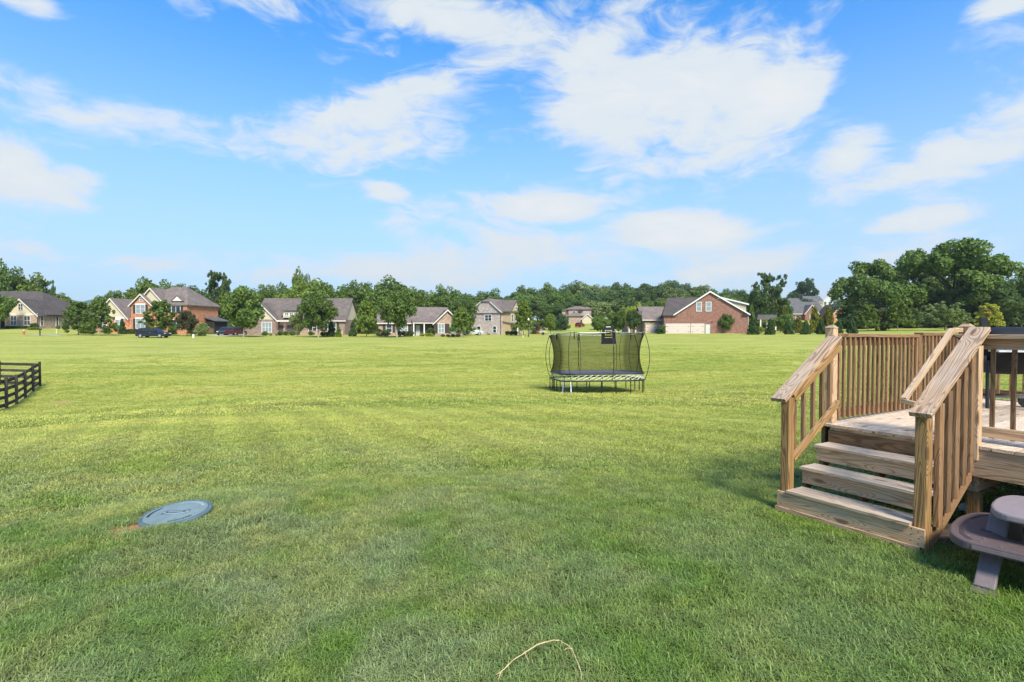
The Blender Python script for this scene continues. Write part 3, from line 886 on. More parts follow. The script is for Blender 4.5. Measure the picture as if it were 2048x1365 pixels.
# hoop
hb = MB()
arch = [(-.34, -.42), (.34, -.42), (.33, .05)] + [(.31 * math.cos(R(a)), .10 + .36 * math.sin(R(a))) for a in range(0, 181, 15)] + [(-.33, .05)]
hoop = hb.prism(arch, -.02, .02, 'y').build('hoop_board', M_BLK, TR, loc=(1.02, 1.40, HT + .0), rot=(0, 0, R(-16)))
M_YEL = plain('yellow_vinyl', (.62, .55, .06), .5)
q = MB(); q.box(-.16, .16, -.026, -.0205, -.03, -.005); q.box(-.16, .16, -.026, -.0205, .185, .21); q.box(-.16, -.135, -.026, -.0205, -.005, .185); q.box(.135, .16, -.026, -.0205, -.005, .185)
q.build('target_square', M_YEL, hoop)
MB().box(-.17, .17, -.026, -.0205, -.15, -.125).build('hoop_rim', M_YEL, hoop)
MB().box(-.11, .11, -.026, -.0205, .35, .385).build('hoop_lettering', M_ROD, hoop)
MB().box(-.36, .36, -.03, .03, -.45, -.40).build('hoop_bar', M_BLK, hoop)
# ladder
for s in (-1, 1):
    MB().tube([(-1.62 + .15 * s, -1.88, HB - .02), (-1.72 + .19 * s, -2.24, -.08)], .018, 6).build('ladder_rail', M_ALU, TR)
for f in (.35, .7):
    MB().tube([(-1.62 - .1 * f - (.15 + .04 * f), -1.88 - .36 * f, HB - .64 * f), (-1.62 - .1 * f + (.15 + .04 * f), -1.88 - .36 * f, HB - .64 * f)], .02, 6).build('ladder_rung', M_BLK, TR)

# ------------------------------------------------------------------ barrel grill on the deck
gp = dk(.60, 3.72, TOP)
GR = thing('barrel_grill', 'black barrel charcoal grill with chimney behind the deck rail', 'grill', gp, R(-14))
M_ENAM = plain('black_enamel', (.016, .016, .018), .6, spec=.2)
prof = [(0, -.43), (.12, -.43), (.21, -.40), (.255, -.33), (.27, -.2), (.272, 0), (.27, .2), (.255, .33), (.21, .40), (.12, .43), (0, .43)]
lo = MB(); lo.lathe([(r, z * .74) for r, z in prof], 28, (0.02, 0, .70), 'x'); lo.build('barrel', M_ENAM, GR, smooth=True)
prof2 = [(0, -.438), (.125, -.438), (.217, -.408), (.263, -.335), (.279, -.2), (.281, 0), (.279, .2), (.263, .335), (.217, .408), (.125, .438), (0, .438)]
hd = MB().lathe([(r, z * .74) for r, z in prof2], 28, (.02, 0, .722), 'x')
keep_f = [f for f in hd.f if all(hd.v[i][2] > .705 for i in f)]
hd.f = keep_f
hd.build('lid', M_ENAM, GR, smooth=True)
MB().box(-.04, .02, -.03, .03, .93, 1.10).build('chimney', M_BLK, GR, rot=(0, R(-5), 0), loc=(-.16, 0, .02))
MB().tube([(-.12, -.30, .80), (-.12, -.34, .80), (.28, -.34, .80), (.28, -.30, .80)], .012, 8).build('lid_handle', M_ALU, GR)
MB().box(-.36, .30, -.50, -.30, .715, .735).build('front_shelf', plain('pale_steel', (.62, .62, .62), .4, .3), GR)
MB().box(-.39, -.23, -.20, .20, .46, .53).build('side_brace', M_BLK, GR)
MB().box(-.40, -.32, -.20, .20, .53, .66).build('side_panel', M_BLK, GR)
for x in (-.30, .32):
    for y in (-.20, .20):
        MB().tube([(x, y * .9, .60), (x - .02 * (1 if x < 0 else -1), y * 1.15, .035 if x < 0 else .05)], .019, 8).build('leg', M_BLK, GR)
for y in (-.25, .25):
    wh = MB().lathe([(0, -.02), (.05, -.02), (.085, -.018), (.09, 0), (.085, .018), (.05, .02), (0, .02)], 20, axis='y').build('wheel', M_BLK, GR, loc=(.34, y, .0905))
q = MB()
for k in range(6): q.tube([(-.33, -.20 + k * .08, .165), (.34, -.20 + k * .08, .165)], .005, 5)
q.tube([(-.33, -.21, .163), (-.33, .21, .163)], .006, 5); q.tube([(.34, -.21, .163), (.34, .21, .163)], .006, 5)
q.build('wire_shelf', M_BLK, GR)

# ------------------------------------------------------------------ child's picnic table
Ld, Pd = Vector((.77, .64, 0)).normalized(), Vector((.64, -.77, 0)).normalized()
PT0 = Vector((3.01, 3.58, 0))
PT = thing('picnic_table', "child's brown plastic picnic table beside the deck stairs", 'picnic table', (PT0.x, PT0.y, gz(PT0.x, PT0.y)), math.atan2(Ld.y, Ld.x))
# local x = across the benches (Ld), local -y = along the table (Pd)
M_PLA = plain('brown_plastic', (.125, .088, .084), .55, var=.10, scale=25, spec=.35)
M_PLT = plain('taupe_plastic', (.27, .215, .212), .5, var=.07, scale=25, spec=.35)
M_PLL = plain('leg_plastic', (.185, .145, .14), .6, var=.08, scale=25)
def rounded(pts, r, n=5):
    out = []
    N = len(pts)
    for i in range(N):
        p, a, b = Vector(pts[i]), Vector(pts[i - 1]), Vector(pts[(i + 1) % N])
        d1, d2 = (a - p), (b - p)
        rr_ = min(r, d1.length * .45, d2.length * .45)
        s, e = p + d1.normalized() * rr_, p + d2.normalized() * rr_
        for k in range(n + 1):
            f = k / n
            out.append(tuple(s * (1 - f) ** 2 + p * 2 * f * (1 - f) + e * f * f))
    return out
seat = rounded([(0, 0), (.10, .075), (.30, .115), (.55, .115), (.75, .075), (.85, 0), (.85, -.95), (.62, -.95), (.62, -.20), (.52, -.12), (.35, -.12), (.26, -.20), (.26, -.95), (0, -.95)], .06)
so = MB().prism(seat, .245, .305, 'z').build('bench_seat', M_PLA, PT, bevel=.012)
inner = rounded([(.05, -.03), (.14, .03), (.32, .062), (.53, .062), (.71, .03), (.80, -.03), (.80, -.06), (.70, .005), (.53, .045), (.32, .045), (.15, .005), (.05, -.06)], .02, 2)
MB().prism(inner, .3052, .308, 'z').build('moulded_line', plain('groove', (.06, .045, .045), .7), so)
MB().box(.006, .012, -.90, -.06, .262, .286).build('edge_strip', M_PLL, so, loc=(-.012, 0, 0))
top = rounded([(.12, -.16), (.30, -.10), (.56, -.10), (.74, -.16), (.74, -.95), (.12, -.95)], .10)
to = MB().prism(top, .455, .505, 'z').build('table_top', M_PLT, PT, bevel=.014)
rim = rounded([(.12, -.16), (.30, -.10), (.56, -.10), (.74, -.16), (.74, -.95), (.12, -.95)], .10)
def legbar(p0, p1, wd, th, mat, name='leg'):
    p0, p1 = Vector(p0), Vector(p1)
    d = (p1 - p0); X = d.normalized(); Y = Vector((0, 1, 0)); Z = X.cross(Y)
    o = MB().box(-d.length / 2, d.length / 2, -wd / 2, wd / 2, -th / 2, th / 2).build(name, mat, PT, bevel=.008)
    M = Matrix((X, Y, Z)).transposed().to_4x4(); M.translation = (p0 + p1) / 2
    o.matrix_basis = M
    return o
for yy in (-.13, -.85):
    l1 = legbar((-.02, yy, .022), (.58, yy, .45), .11, .045, M_PLL)
    l2 = legbar((.80, yy - .06, .022), (.42, yy - .06, .44), .100, .045, M_PLL)
    for x0 in (-.05, .86):
        MB().prism(rounded([(x0 - .075, yy - .065), (x0 + .075, yy - .065), (x0 + .075, yy + .065), (x0 - .075, yy + .065)], .045), -.01, .028, 'z').build('foot', M_PLL, PT, bevel=.006)
MB().box(.32, .36, -.11, -.05, .306, .3075).build('slot', plain('groove', (.06, .045, .045)), so)
for x, y in ((.03, -.10), (.12, -.02), (.03, -.20), (.14, -.10)):
    MB().lathe([(0, .3055), (.009, .3055), (.009, .309), (0, .3095)], 8, (x, y, 0)).build('screw', M_PLL, so)
# garden hose end and cable glimpsed under the deck
pr = on_ground(1944, 1006)
tag(MB().tube([(0, 0, .22), (.16, .07, .16), (.34, .12, .12)], .016, 8).build('red_pipe', plain('faded_red_plastic', (.36, .10, .09), .6), loc=(pr.x, pr.y, gz(pr.x, pr.y))), 'short faded red pipe lying in the shade under the deck', 'pipe')
pr = on_ground(1934, 1026)
tag(MB().lathe([(0, 0), (.05, 0), (.068, .02), (.07, .05), (.05, .085), (.02, .10), (0, .10)], 14).build('river_stone', plain('pale_stone', (.42, .45, .44), .8), smooth=True, loc=(pr.x, pr.y, gz(pr.x, pr.y) + .012), scale=(1, .8, .8)), 'pale grey stone on the soil behind the picnic table', 'stone')

# ------------------------------------------------------------------ houses
def brick(name, a, b, mortar, bw=.22, bh=.075):
    m, t, out = material(name)
    p = t.n('ShaderNodeTexCoord').outputs['Object']
    sp_ = t.n('ShaderNodeSeparateXYZ', i={0: p})
    uv = t.n('ShaderNodeCombineXYZ', i={0: t.m('ADD', sp_.outputs[0], sp_.outputs[1]), 1: sp_.outputs[2], 2: 0.0}).outputs[0]
    br = t.n('ShaderNodeTexBrick', i={'Vector': uv, 'Color1': c4(a), 'Color2': c4(b), 'Mortar': c4(mortar), 'Scale': 1.0, 'Mortar Size': .012, 'Brick Width': bw, 'Row Height': bh})
    nz = t.ss(t.noise(p, 1.3, 5, .7), .3, .7, .84, 1.14)
    nz2 = t.ss(t.noise(p, 2.8, 4, .75), .3, .7, .74, 1.26)
    c = t.n('ShaderNodeVectorMath', operation='SCALE', i={0: br.outputs[0], 3: t.m('MULTIPLY', nz, nz2)}).outputs[0]
    principled(t, out, Base_Color=c, Roughness=.88, **{'Specular IOR Level': .2})
    return m
def shingle(name, col):
    m, t, out = material(name)
    p = t.n('ShaderNodeTexCoord').outputs['Object']
    sp_ = t.n('ShaderNodeSeparateXYZ', i={0: p})
    uv = t.n('ShaderNodeCombineXYZ', i={0: t.m('ADD', sp_.outputs[0], sp_.outputs[1]), 1: sp_.outputs[2], 2: 0.0}).outputs[0]
    br = t.n('ShaderNodeTexBrick', i={'Vector': uv, 'Color1': c4(col), 'Color2': c4([v * .72 for v in col]), 'Mortar': c4([v * .5 for v in col]), 'Scale': 1.0, 'Mortar Size': .012, 'Brick Width': .32, 'Row Height': .11})
    nz = t.ss(t.noise(p, .8, 5, .7), .3, .7, .85, 1.15)
    c = t.n('ShaderNodeVectorMath', operation='SCALE', i={0: br.outputs[0], 3: nz}).outputs[0]
    principled(t, out, Base_Color=c, Roughness=.92, **{'Specular IOR Level': .15})
    return m
BR = {'red': brick('red_brick', (.29, .105, .066), (.205, .070, .048), (.34, .235, .185)),
      'orange': brick('orange_brick', (.60, .205, .085), (.47, .152, .066), (.52, .32, .21)),
      'pinktan': brick('pink_tan_brick', (.44, .285, .205), (.33, .19, .135), (.48, .39, .31)),
      'taupe': brick('taupe_brick', (.28, .185, .145), (.20, .122, .095), (.36, .29, .24)),
      'washed': brick('whitewashed_brick', (.52, .43, .385), (.30, .19, .16), (.55, .49, .44)),
      'stone': brick('tan_stone', (.42, .33, .215), (.22, .155, .10), (.46, .40, .31), .55, .26)}
SH = {'brown': shingle('brown_shingle', (.20, .16, .138)), 'dark': shingle('dark_shingle', (.125, .104, .094)), 'taupe': shingle('taupe_shingle', (.245, .195, .168)), 'grey': shingle('grey_shingle', (.165, .155, .152))}
SID = {'cream': plain('cream_siding', (.60, .50, .34), .8, var=.06), 'tan': plain('tan_siding', (.44, .34, .20), .8, var=.06), 'white': plain('white_siding', (.72, .71, .68), .8, var=.05), 'grey': plain('grey_siding', (.42, .42, .40), .8, var=.05)}
TRIM = plain('cream_trim', (.74, .66, .56), .7, var=.05)
GAR = plain('blush_garage_door', (.68, .545, .47), .65, var=.04)
SHUT = plain('dark_shutter', (.045, .036, .032), .7)
WHITE = plain('white_paint', (.78, .76, .72), .6, var=.04)
DARK = plain('dark_screen_and_shade', (.022, .02, .018), .8)
CONC = plain('concrete', (.44, .41, .37), .9, var=.12)
def glass(name, col, rough=.08):
    m, t, out = material(name)
    principled(t, out, Base_Color=c4(col), Roughness=rough, **{'Specular IOR Level': .7})
    return m
GL_D, GL_P = glass('dark_glass', (.035, .042, .05)), glass('blinds_behind_glass', (.26, .30, .30), .25)

def win(par, x, z, wd, hh, y=0.0, face='front', cols=2, rows=2, pane=GL_D, trim=TRIM, shut=False, lintel=False):
    """a framed window whose lower left corner stands at x (along the wall), z"""
    q = MB(); t = .10
    q.box(-wd / 2 - t, -wd / 2, -.07, .02, -t, hh + t); q.box(wd / 2, wd / 2 + t, -.07, .02, -t, hh + t)
    q.box(-wd / 2, wd / 2, -.07, .02, hh, hh + t); q.box(-wd / 2, wd / 2, -.09, .02, -t, 0)
    if lintel: q.box(-wd / 2 - .15, wd / 2 + .15, -.085, .01, hh + t, hh + t + .22)
    for i in range(1, cols): q.box(-wd / 2 + wd * i / cols - .035, -wd / 2 + wd * i / cols + .035, -.06, .0, 0, hh)
    for i in range(1, rows): q.box(-wd / 2, wd / 2, -.055, .0, hh * i / rows - .03, hh * i / rows + .03)
    o = q.build('window', trim, par)
    if face == 'front': o.location = (x + wd / 2, y, z)
    else: o.location = (y, x + wd / 2, z); o.rotation_euler = (0, 0, math.pi / 2 if face == 'right' else -math.pi / 2)
    MB().box(-wd / 2, wd / 2, -.02, .0, 0, hh).build('pane', pane, o)
    if shut:
        for s in (-1, 1):
            MB().box(-.27, .27, -.05, -.002, -.05, hh + .05).build('shutter', SHUT, o, loc=(s * (wd / 2 + t + .30), 0, 0))
    return o
def block(par, x0, x1, y0, y1, z0, z1, mat, name='wall'): return MB().box(x0, x1, y0, y1, z0, z1).build(name, mat, par)
def gable_wall(par, x0, x1, y0, y1, ze, zr, mat, apex=None, name='gable_wall'):
    a = (x0 + x1) / 2 if apex is None else apex
    return MB().prism([(x0, ze), (x1, ze), (a, zr)], y0, y1, 'y').build(name, mat, par)
def roof_y(par, x0, x1, y0, y1, ze, zr, mat, apex=None, oh=.4, ohe=.35, trim=TRIM, t=.14):
    """gable roof, ridge running front to back, with raking trim on the front end"""
    a = (x0 + x1) / 2 if apex is None else apex
    sl, sr = (zr - ze) / (a - x0), (zr - ze) / (x1 - a)
    pol = [(x0 - oh, ze - sl * oh), (a, zr), (x1 + oh, ze - sr * oh), (x1 + oh, ze - sr * oh + t), (a, zr + t), (x0 - oh, ze - sl * oh + t)]
    r = MB().prism(pol, y0 - ohe, y1, 'y').build('roof', mat, par)
    b = .17
    pol = [(x0 - oh - .02, ze - sl * oh - b), (a, zr - b - .02), (x1 + oh + .02, ze - sr * oh - b), (x1 + oh + .02, ze - sr * oh + t - .03), (a, zr + t - .03), (x0 - oh - .02, ze - sl * oh + t - .03)]
    if trim: MB().prism(pol, y0 - ohe - .05, y0 - ohe - .003, 'y').build('rake_trim', trim, r)
    return r
def roof_x(par, x0, x1, y0, y1, ze, zr, mat, oh=.4, ohe=.3, t=.14, trim=TRIM, ridge=None):
    m = (y0 + y1) / 2 if ridge is None else ridge
    s0, s1 = (zr - ze) / (m - y0), (zr - ze) / (y1 - m)
    pol = [(y0 - oh, ze - s0 * oh), (m, zr), (y1 + oh, ze - s1 * oh), (y1 + oh, ze - s1 * oh + t), (m, zr + t), (y0 - oh, ze - s0 * oh + t)]
    r = MB().prism(pol, x0 - ohe, x1 + ohe, 'x').build('roof', mat, par)
    MB().box(x0 - ohe, x1 + ohe, y0 - oh - .03, y0 - oh - .002, ze - s0 * oh - .06, ze - s0 * oh + t).build('fascia', trim, r)
    return r
def gable_wall_x(par, y0, y1, x0, x1, ze, zr, mat):
    return MB().prism([(y0, ze), (y1, ze), ((y0 + y1) / 2, zr)], x0, x1, 'x').build('gable_wall', mat, par)
def roof_hip(par, x0, x1, y0, y1, ze, zr, mat, oh=.45, r0=None, r1=None):
    x0, x1, y0, y1 = x0 - oh, x1 + oh, y0 - oh, y1 + oh
    ym = (y0 + y1) / 2; d = (y1 - y0) / 2
    a, b = (x0 + d if r0 is None else r0), (x1 - d if r1 is None else r1)
    if a > b: a = b = (a + b) / 2; 
    q = MB().add([(x0, y0, ze), (x1, y0, ze), (x1, y1, ze), (x0, y1, ze), (a, ym, zr), (b + .01, ym, zr), (x0, y0, ze - .18), (x1, y0, ze - .18), (x1, y1, ze - .18), (x0, y1, ze - .18)],
                 [(0, 1, 5, 4), (1, 2, 5), (2, 3, 4, 5), (3, 0, 4), (6, 7, 1, 0), (7, 8, 2, 1), (8, 9, 3, 2), (9, 6, 0, 3), (9, 8, 7, 6)])
    return q.build('roof', mat, par)
def garage(par, x0, x1, hh, y):
    o = MB().box(x0, x1, y - .02, y + .03, 0.0, hh).build('garage_door', GAR, par)
    q = MB(); q.box(x0 - .12, x0, y - .05, y, 0, hh + .12); q.box(x1, x1 + .12, y - .05, y, 0, hh + .12); q.box(x0, x1, y - .05, y, hh, hh + .12)
    q.build('door_frame', TRIM, o)
    q = MB()
    for k in range(1, 4): q.box(x0, x1, y - .026, y - .0205, hh * k / 4 - .02, hh * k / 4 + .02)
    q.build('panel_line', plain('panel_shadow_line', (.50, .39, .33)), o)
    hq = MB()
    for x in (x0 + .02, x1 - .42): 
        for z in (.35, hh - .5): hq.box(x, x + .4, y - .035, y - .0265, z, z + .06)
    hq.box((x0 + x1) / 2 - .05, (x0 + x1) / 2 + .05, y - .035, y - .0265, hh * .30, hh * .30 + .18)
    hq.build('strap_hinge', SHUT, o)
    return o
def px2x(px, Y): return (px - 1024) / F * Y
def house(name, label, px, Y, rz=0.0, z=None):
    x = px2x(px, Y)
    return thing(name, label, 'house', (x, Y, gz(x, Y) if z is None else z), rz)

# cream-gabled tan brick house beside the hydrant
H = house('brick_house', 'tan brick house with cream board gable and dark hip roof by the hydrant', 10, 112)
block(H, 0, 6.8, 0, 4, -.5, 2.9, BR['pinktan']); gable_wall(H, 0, 6.8, .02, 3, 2.9, 6.1, SID['cream']); roof_y(H, 0, 6.8, 0, 6, 2.9, 6.1, SH['dark'])
block(H, -20, 6.78, 2, 16, -.5, 2.9, BR['pinktan'])
roof_hip(H, -20, 6.78, 2.2, 16, 3.0, 8.4, SH['dark'])
MB().box(-.1, 6.9, -.06, -.002, 2.75, 3.15).build('band_board', TRIM, H)
win(H, 1.3, .75, 1.2, 1.85, lintel=False); win(H, 4.1, .75, 1.2, 1.85); win(H, 2.95, 3.9, .9, 1.2)
for k in range(6): MB().box(-.03, .03, -.03, -.002, 3.15, 3.15 + (1.0 if k in (0, 5) else 1.7)).build('batten', TRIM, H, loc=(1.1 + k * .92, 0.02, 0))
win(H, .8, .6, .5, 2.0, 6.8, 'right', 1, 2); win(H, 4.6, .6, .5, 2.0, 6.8, 'right', 1, 2)
MB().tube([(6.86, -.05, -.2), (6.86, -.05, 2.8)], .06, 6).build('downpipe', SHUT, H)
block(H, -4.5, -.3, -.5, 2, 0, 2.7, DARK, 'porch_shade_block')  # solid dark block standing in for the shade inside the porch
for x in (-4.3, -.6): MB().box(x, x + .3, -1, -.7, 0, 2.7).build('porch_column', TRIM, H)
roof_x(H, -5, 0, -1, 3, 2.75, 4.1, SH['dark'])

# orange brick two-storey
H = house('brick_house', 'orange brick two-storey house with hip roof and twin front gables', 263, 113, R(-6))
block(H, 0, 12.2, .5, 10.5, -.6, 5.9, BR['orange'])
block(H, 0, 4.7, 0, 4, -.6, 5.95, BR['orange']); gable_wall(H, 0, 4.7, .0, 3, 5.95, 8.1, BR['orange']); roof_y(H, 0, 4.7, 0, 6, 5.95, 8.15, SH['taupe'])
gable_wall(H, .6, 7.3, .8, 4, 5.9, 9.45, SID['cream'], apex=3.9); roof_y(H, .6, 7.3, .8, 6, 5.9, 9.45, SH['taupe'], apex=3.9)
roof_hip(H, 0, 12.2, .7, 10.5, 5.95, 10.1, SH['taupe'], r0=5.0, r1=8.4)
dm = MB().prism([(8.7, 6.75), (10.9, 6.75), (9.8, 7.7)], .75, 1.6, 'y').build('dormer', TRIM, H)
MB().prism([(8.45, 6.68), (9.8, 7.82), (11.15, 6.68), (11.15, 6.8), (9.8, 7.95), (8.45, 6.8)], .7, 3.4, 'y').build('dormer_roof', SH['taupe'], dm)
win(H, 1.15, 4.2, 2.0, 1.7, 0, 'front', 2, 2, GL_P, WHITE, True, True); win(H, 1.1, 1.0, 2.0, 2.0, 0, 'front', 2, 2, GL_P, WHITE, True, True)
win(H, 2.0, 6.75, .7, .6, 0, 'front', 2, 2, GL_D, WHITE); win(H, 8.8, 4.2, 1.9, 1.5, .5, 'front', 2, 1, GL_D, WHITE, True, True); win(H, 8.9, .9, 1.8, 1.9, .5, 'front', 2, 2, GL_D, WHITE, True)
block(H, -8.9, -.01, .6, 9, -.6, 3.2, BR['orange']); gable_wall(H, -8.9, -1.3, .6, 3, 3.2, 7.3, SID['cream']); roof_y(H, -8.9, -1.3, .6, 8, 3.2, 7.3, SH['taupe'])
MB().box(-8.9, -1.3, .53, .598, 3.05, 3.45).build('band_board', TRIM, H)
win(H, -4.2, .9, 1.9, 1.9, .6, 'front', 2, 2, GL_P, WHITE, lintel=True); win(H, -7.9, .9, 1.6, 1.9, .6, 'front', 2, 2, GL_D, WHITE, lintel=True)
block(H, 12.2, 14.4, 6.0, 10.4, 0, 2.5, DARK, 'screen_porch')
MB().prism([(12.2, 3.3), (14.9, 2.55), (14.9, 2.7), (12.2, 3.5)], 5.7, 10.7, 'y').build('porch_roof', SH['grey'], H)
for x in (12.3, 14.3): MB().box(x - .06, x + .06, 5.93, 5.998, 0, 2.5).build('porch_post', SHUT, H)
MB().box(12.2, 14.4, 5.94, 5.998, 0, 1.0).build('porch_skirt', plain('brown_panel', (.14, .095, .06), .8), H)
MB().tube([(8.4, 4, 9.8), (8.4, 4, 10.3)], .09, 8).build('vent_pipe', SHUT, H)

# taupe brick bungalow with dormer
H = house('brick_house', 'taupe brick bungalow with long brown roof, shed dormer and porch', 505, 110)
block(H, 0, 18.5, 1.4, 11, -.6, 3.2, BR['taupe'])
roof_x(H, 0, 18.5, 1.4, 11, 3.25, 7.75, SH['brown']); gable_wall_x(H, 1.5, 10.9, 0.02, .3, 3.2, 7.6, SID['cream']); gable_wall_x(H, 1.5, 10.9, 18.2, 18.48, 3.2, 7.6, SID['cream'])
block(H, -1.6, 4.9, 0, 4, -.6, 3.2, BR['taupe']); gable_wall(H, -1.6, 4.9, 0, 3, 3.2, 6.5, SID['cream']); roof_y(H, -1.6, 4.9, 0, 7, 3.2, 6.55, SH['brown'])
win(H, 2.0, .65, 1.9, 1.95, 0, 'front', 3, 2, GL_P, WHITE); win(H, 1.1, 4.0, 1.0, 1.0, 0, 'front', 2, 2, GL_D, WHITE)
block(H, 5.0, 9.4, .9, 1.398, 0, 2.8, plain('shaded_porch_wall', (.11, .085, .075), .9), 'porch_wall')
MB().box(4.95, 9.6, -.35, 0.0, 2.75, 3.05).build('porch_beam', TRIM, H)
for x in (5.2, 6.9, 9.2): MB().box(x - .14, x + .14, -.32, -.04, 0, 2.75).build('porch_column', plain('cedar_post', (.20, .10, .06), .8), H)
for x in (5.2, 6.9): MB().box(x - .3, x + .3, -.42, .06, 0, 1.0).build('pier', BR['taupe'], H)
MB().box(6.0, 6.7, .86, .898, 0, 2.2).build('door', plain('pale_door', (.50, .48, .44)), H)
D = MB().box(5.9, 9.3, .9, 4.0, 3.6, 4.95).build('dormer', SID['cream'], H)
MB().prism([(.5, 5.0), (4.6, 6.6), (4.6, 6.75), (.5, 5.15)], 5.6, 9.6, 'x').build('dormer_roof', SH['brown'], D)
for k in range(3): win(H, 6.35 + k * .95, 4.05, .65, .55, .9, 'front', 2, 2, GL_D, WHITE)
win(H, 11, .7, 1.6, 1.8, 1.4, 'front', 2, 2, GL_D, WHITE); win(H, 15, .7, 1.6, 1.8, 1.4, 'front', 2, 2, GL_D, WHITE, True)
block(H, 9.6, 18.45, .3, 1.5, -.5, .9, BR['pinktan'], 'terrace_wall')

# low brown-roofed brick bungalow with columned porch
H = house('brick_house', 'low pink-tan brick bungalow with two white porch columns', 757, 103, R(14))
block(H, 0, 14.0, 1.2, 10, -.6, 2.6, BR['pinktan']); roof_x(H, 0, 13.6, 1.2, 10, 2.65, 5.7, SH['taupe']); gable_wall_x(H, 1.3, 9.9, 0.02, .3, 2.6, 5.6, BR['pinktan'])
block(H, 10.6, 15.6, -1.2, 6, -.6, 2.62, BR['pinktan']); gable_wall(H, 10.6, 15.6, -1.2, 3, 2.62, 5.0, BR['pinktan']); roof_y(H, 10.6, 15.6, -1.2, 6, 2.62, 5.05, SH['brown'])
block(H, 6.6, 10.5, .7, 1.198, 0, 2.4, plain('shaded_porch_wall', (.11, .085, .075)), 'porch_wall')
MB().box(6.4, 10.58, -.9, -.6, 2.4, 2.62).build('porch_beam', TRIM, H)
MB().prism([(-.95, 2.62), (2.0, 2.95), (2.0, 3.35), (-.95, 2.75)], 6.3, 10.5, 'x').build('porch_roof', SH['taupe'], H)
for x in (6.6, 8.6): MB().tube([(x, -.75, 0), (x, -.75, 2.4)], [.15, .12], 10).build('porch_column', WHITE, H)
win(H, 1.5, .7, 1.0, 1.6, 1.2, 'front', 1, 2, GL_D, WHITE, True); win(H, 4.2, .6, 1.3, 1.7, 1.2, 'front', 2, 2, GL_P, WHITE, True)
MB().box(7.1, 7.9, .66, .698, 0, 2.1).build('door', plain('pale_door', (.50, .48, .44)), H)
win(H, 11.3, .6, 1.1, 1.7, -1.2, 'front', 2, 2, GL_P, WHITE, True); win(H, 13.6, .6, 1.1, 1.7, -1.2, 'front', 2, 2, GL_P, WHITE, True)

# whitewashed brick two-storey
H = house('brick_house', 'whitewashed brick two-storey house with clipped gable', 943, 116, R(-24))
block(H, 0, 6.9, 0, 11, -.6, 5.0, BR['washed'])
pol = [(0, 5.0), (6.9, 5.0), (4.35, 7.0), (2.55, 7.0)]
MB().prism(pol, 0, 11, 'y').build('gable_wall', BR['washed'], H)
q = MB().add([(-.4, -.3, 4.68), (3.45, -.3 + 1.6, 7.75), (7.3, -.3, 4.68), (-.4, 11.3, 4.68), (3.45, 11.3, 7.75), (7.3, 11.3, 4.68), (2.4, -.3, 7.0), (4.5, -.3, 7.0),
              (-.4, -.3, 4.53), (7.3, -.3, 4.53), (-.4, 11.3, 4.53), (7.3, 11.3, 4.53)],
             [(0, 6, 1, 4, 3), (7, 2, 5, 4, 1), (6, 7, 1), (8, 0, 3, 10), (2, 9, 11, 5), (8, 10, 11, 9)])
q.build('roof', SH['taupe'], H)
q = MB(); q.add([(-.42, -.36, 4.5), (2.38, -.36, 6.85), (2.38, -.36, 7.03), (-.42, -.36, 4.7), (-.42, -.31, 4.5), (2.38, -.31, 6.85), (2.38, -.31, 7.03), (-.42, -.31, 4.7)], [(0, 1, 2, 3), (7, 6, 5, 4), (0, 4, 5, 1), (1, 5, 6, 2), (2, 6, 7, 3), (3, 7, 4, 0)])
q.add([(7.32, -.36, 4.5), (4.52, -.36, 6.85), (4.52, -.36, 7.03), (7.32, -.36, 4.7), (7.32, -.31, 4.5), (4.52, -.31, 6.85), (4.52, -.31, 7.03), (7.32, -.31, 4.7)], [(0, 1, 2, 3), (7, 6, 5, 4), (0, 4, 5, 1), (1, 5, 6, 2), (2, 6, 7, 3), (3, 7, 4, 0)])
q.build('rake_trim', TRIM, H)
win(H, 3.3, 2.9, 1.5, 1.2, 0, 'front', 2, 2, GL_D, WHITE); win(H, 5.2, .4, .7, 1.3, 0, 'front', 1, 2, GL_D, WHITE); win(H, 1.4, .4, .8, 1.3, 0, 'front', 1, 2, GL_D, WHITE)
block(H, 6.9, 8.6, 1.2, 6.2, -.5, 4.9, SID['tan'], 'bay')
MB().prism([(1.0, 4.9), (6.4, 4.9), (3.7, 7.1)], 6.0, 8.9, 'x').build('bay_gable', SID['tan'], H)
MB().prism([(.7, 4.75), (3.7, 7.2), (6.7, 4.75), (6.7, 4.92), (3.7, 7.4), (.7, 4.92)], 4.5, 9.1, 'x').build('bay_roof', SH['brown'], H)
win(H, 1.8, 2.8, .8, 1.4, 8.6, 'right', 1, 2, GL_D, WHITE); win(H, 4.3, 2.8, .8, 1.4, 8.6, 'right', 1, 2, GL_D, WHITE); win(H, 3.2, 5.3, .9, .6, 8.9, 'right', 2, 1, GL_D, WHITE)
MB().prism([(6.9, 2.6), (10.6, 1.95), (10.6, 2.12), (6.9, 2.8)], 1.0, 8.0, 'y').build('porch_roof', SH['brown'], H)
for y in (1.3, 4.4, 7.6): MB().box(10.1, 10.35, y, y + .25, 0, 2.0).build('porch_column', TRIM, H)
MB().tube([(6.98, -.06, -.2), (6.98, -.06, 4.6)], .06, 6).build('downpipe', SHUT, H)
MB().box(4.1, 4.6, -.3, -.002, .2, .8).build('meter_box', plain('meter_grey', (.40, .41, .42), .6), H)

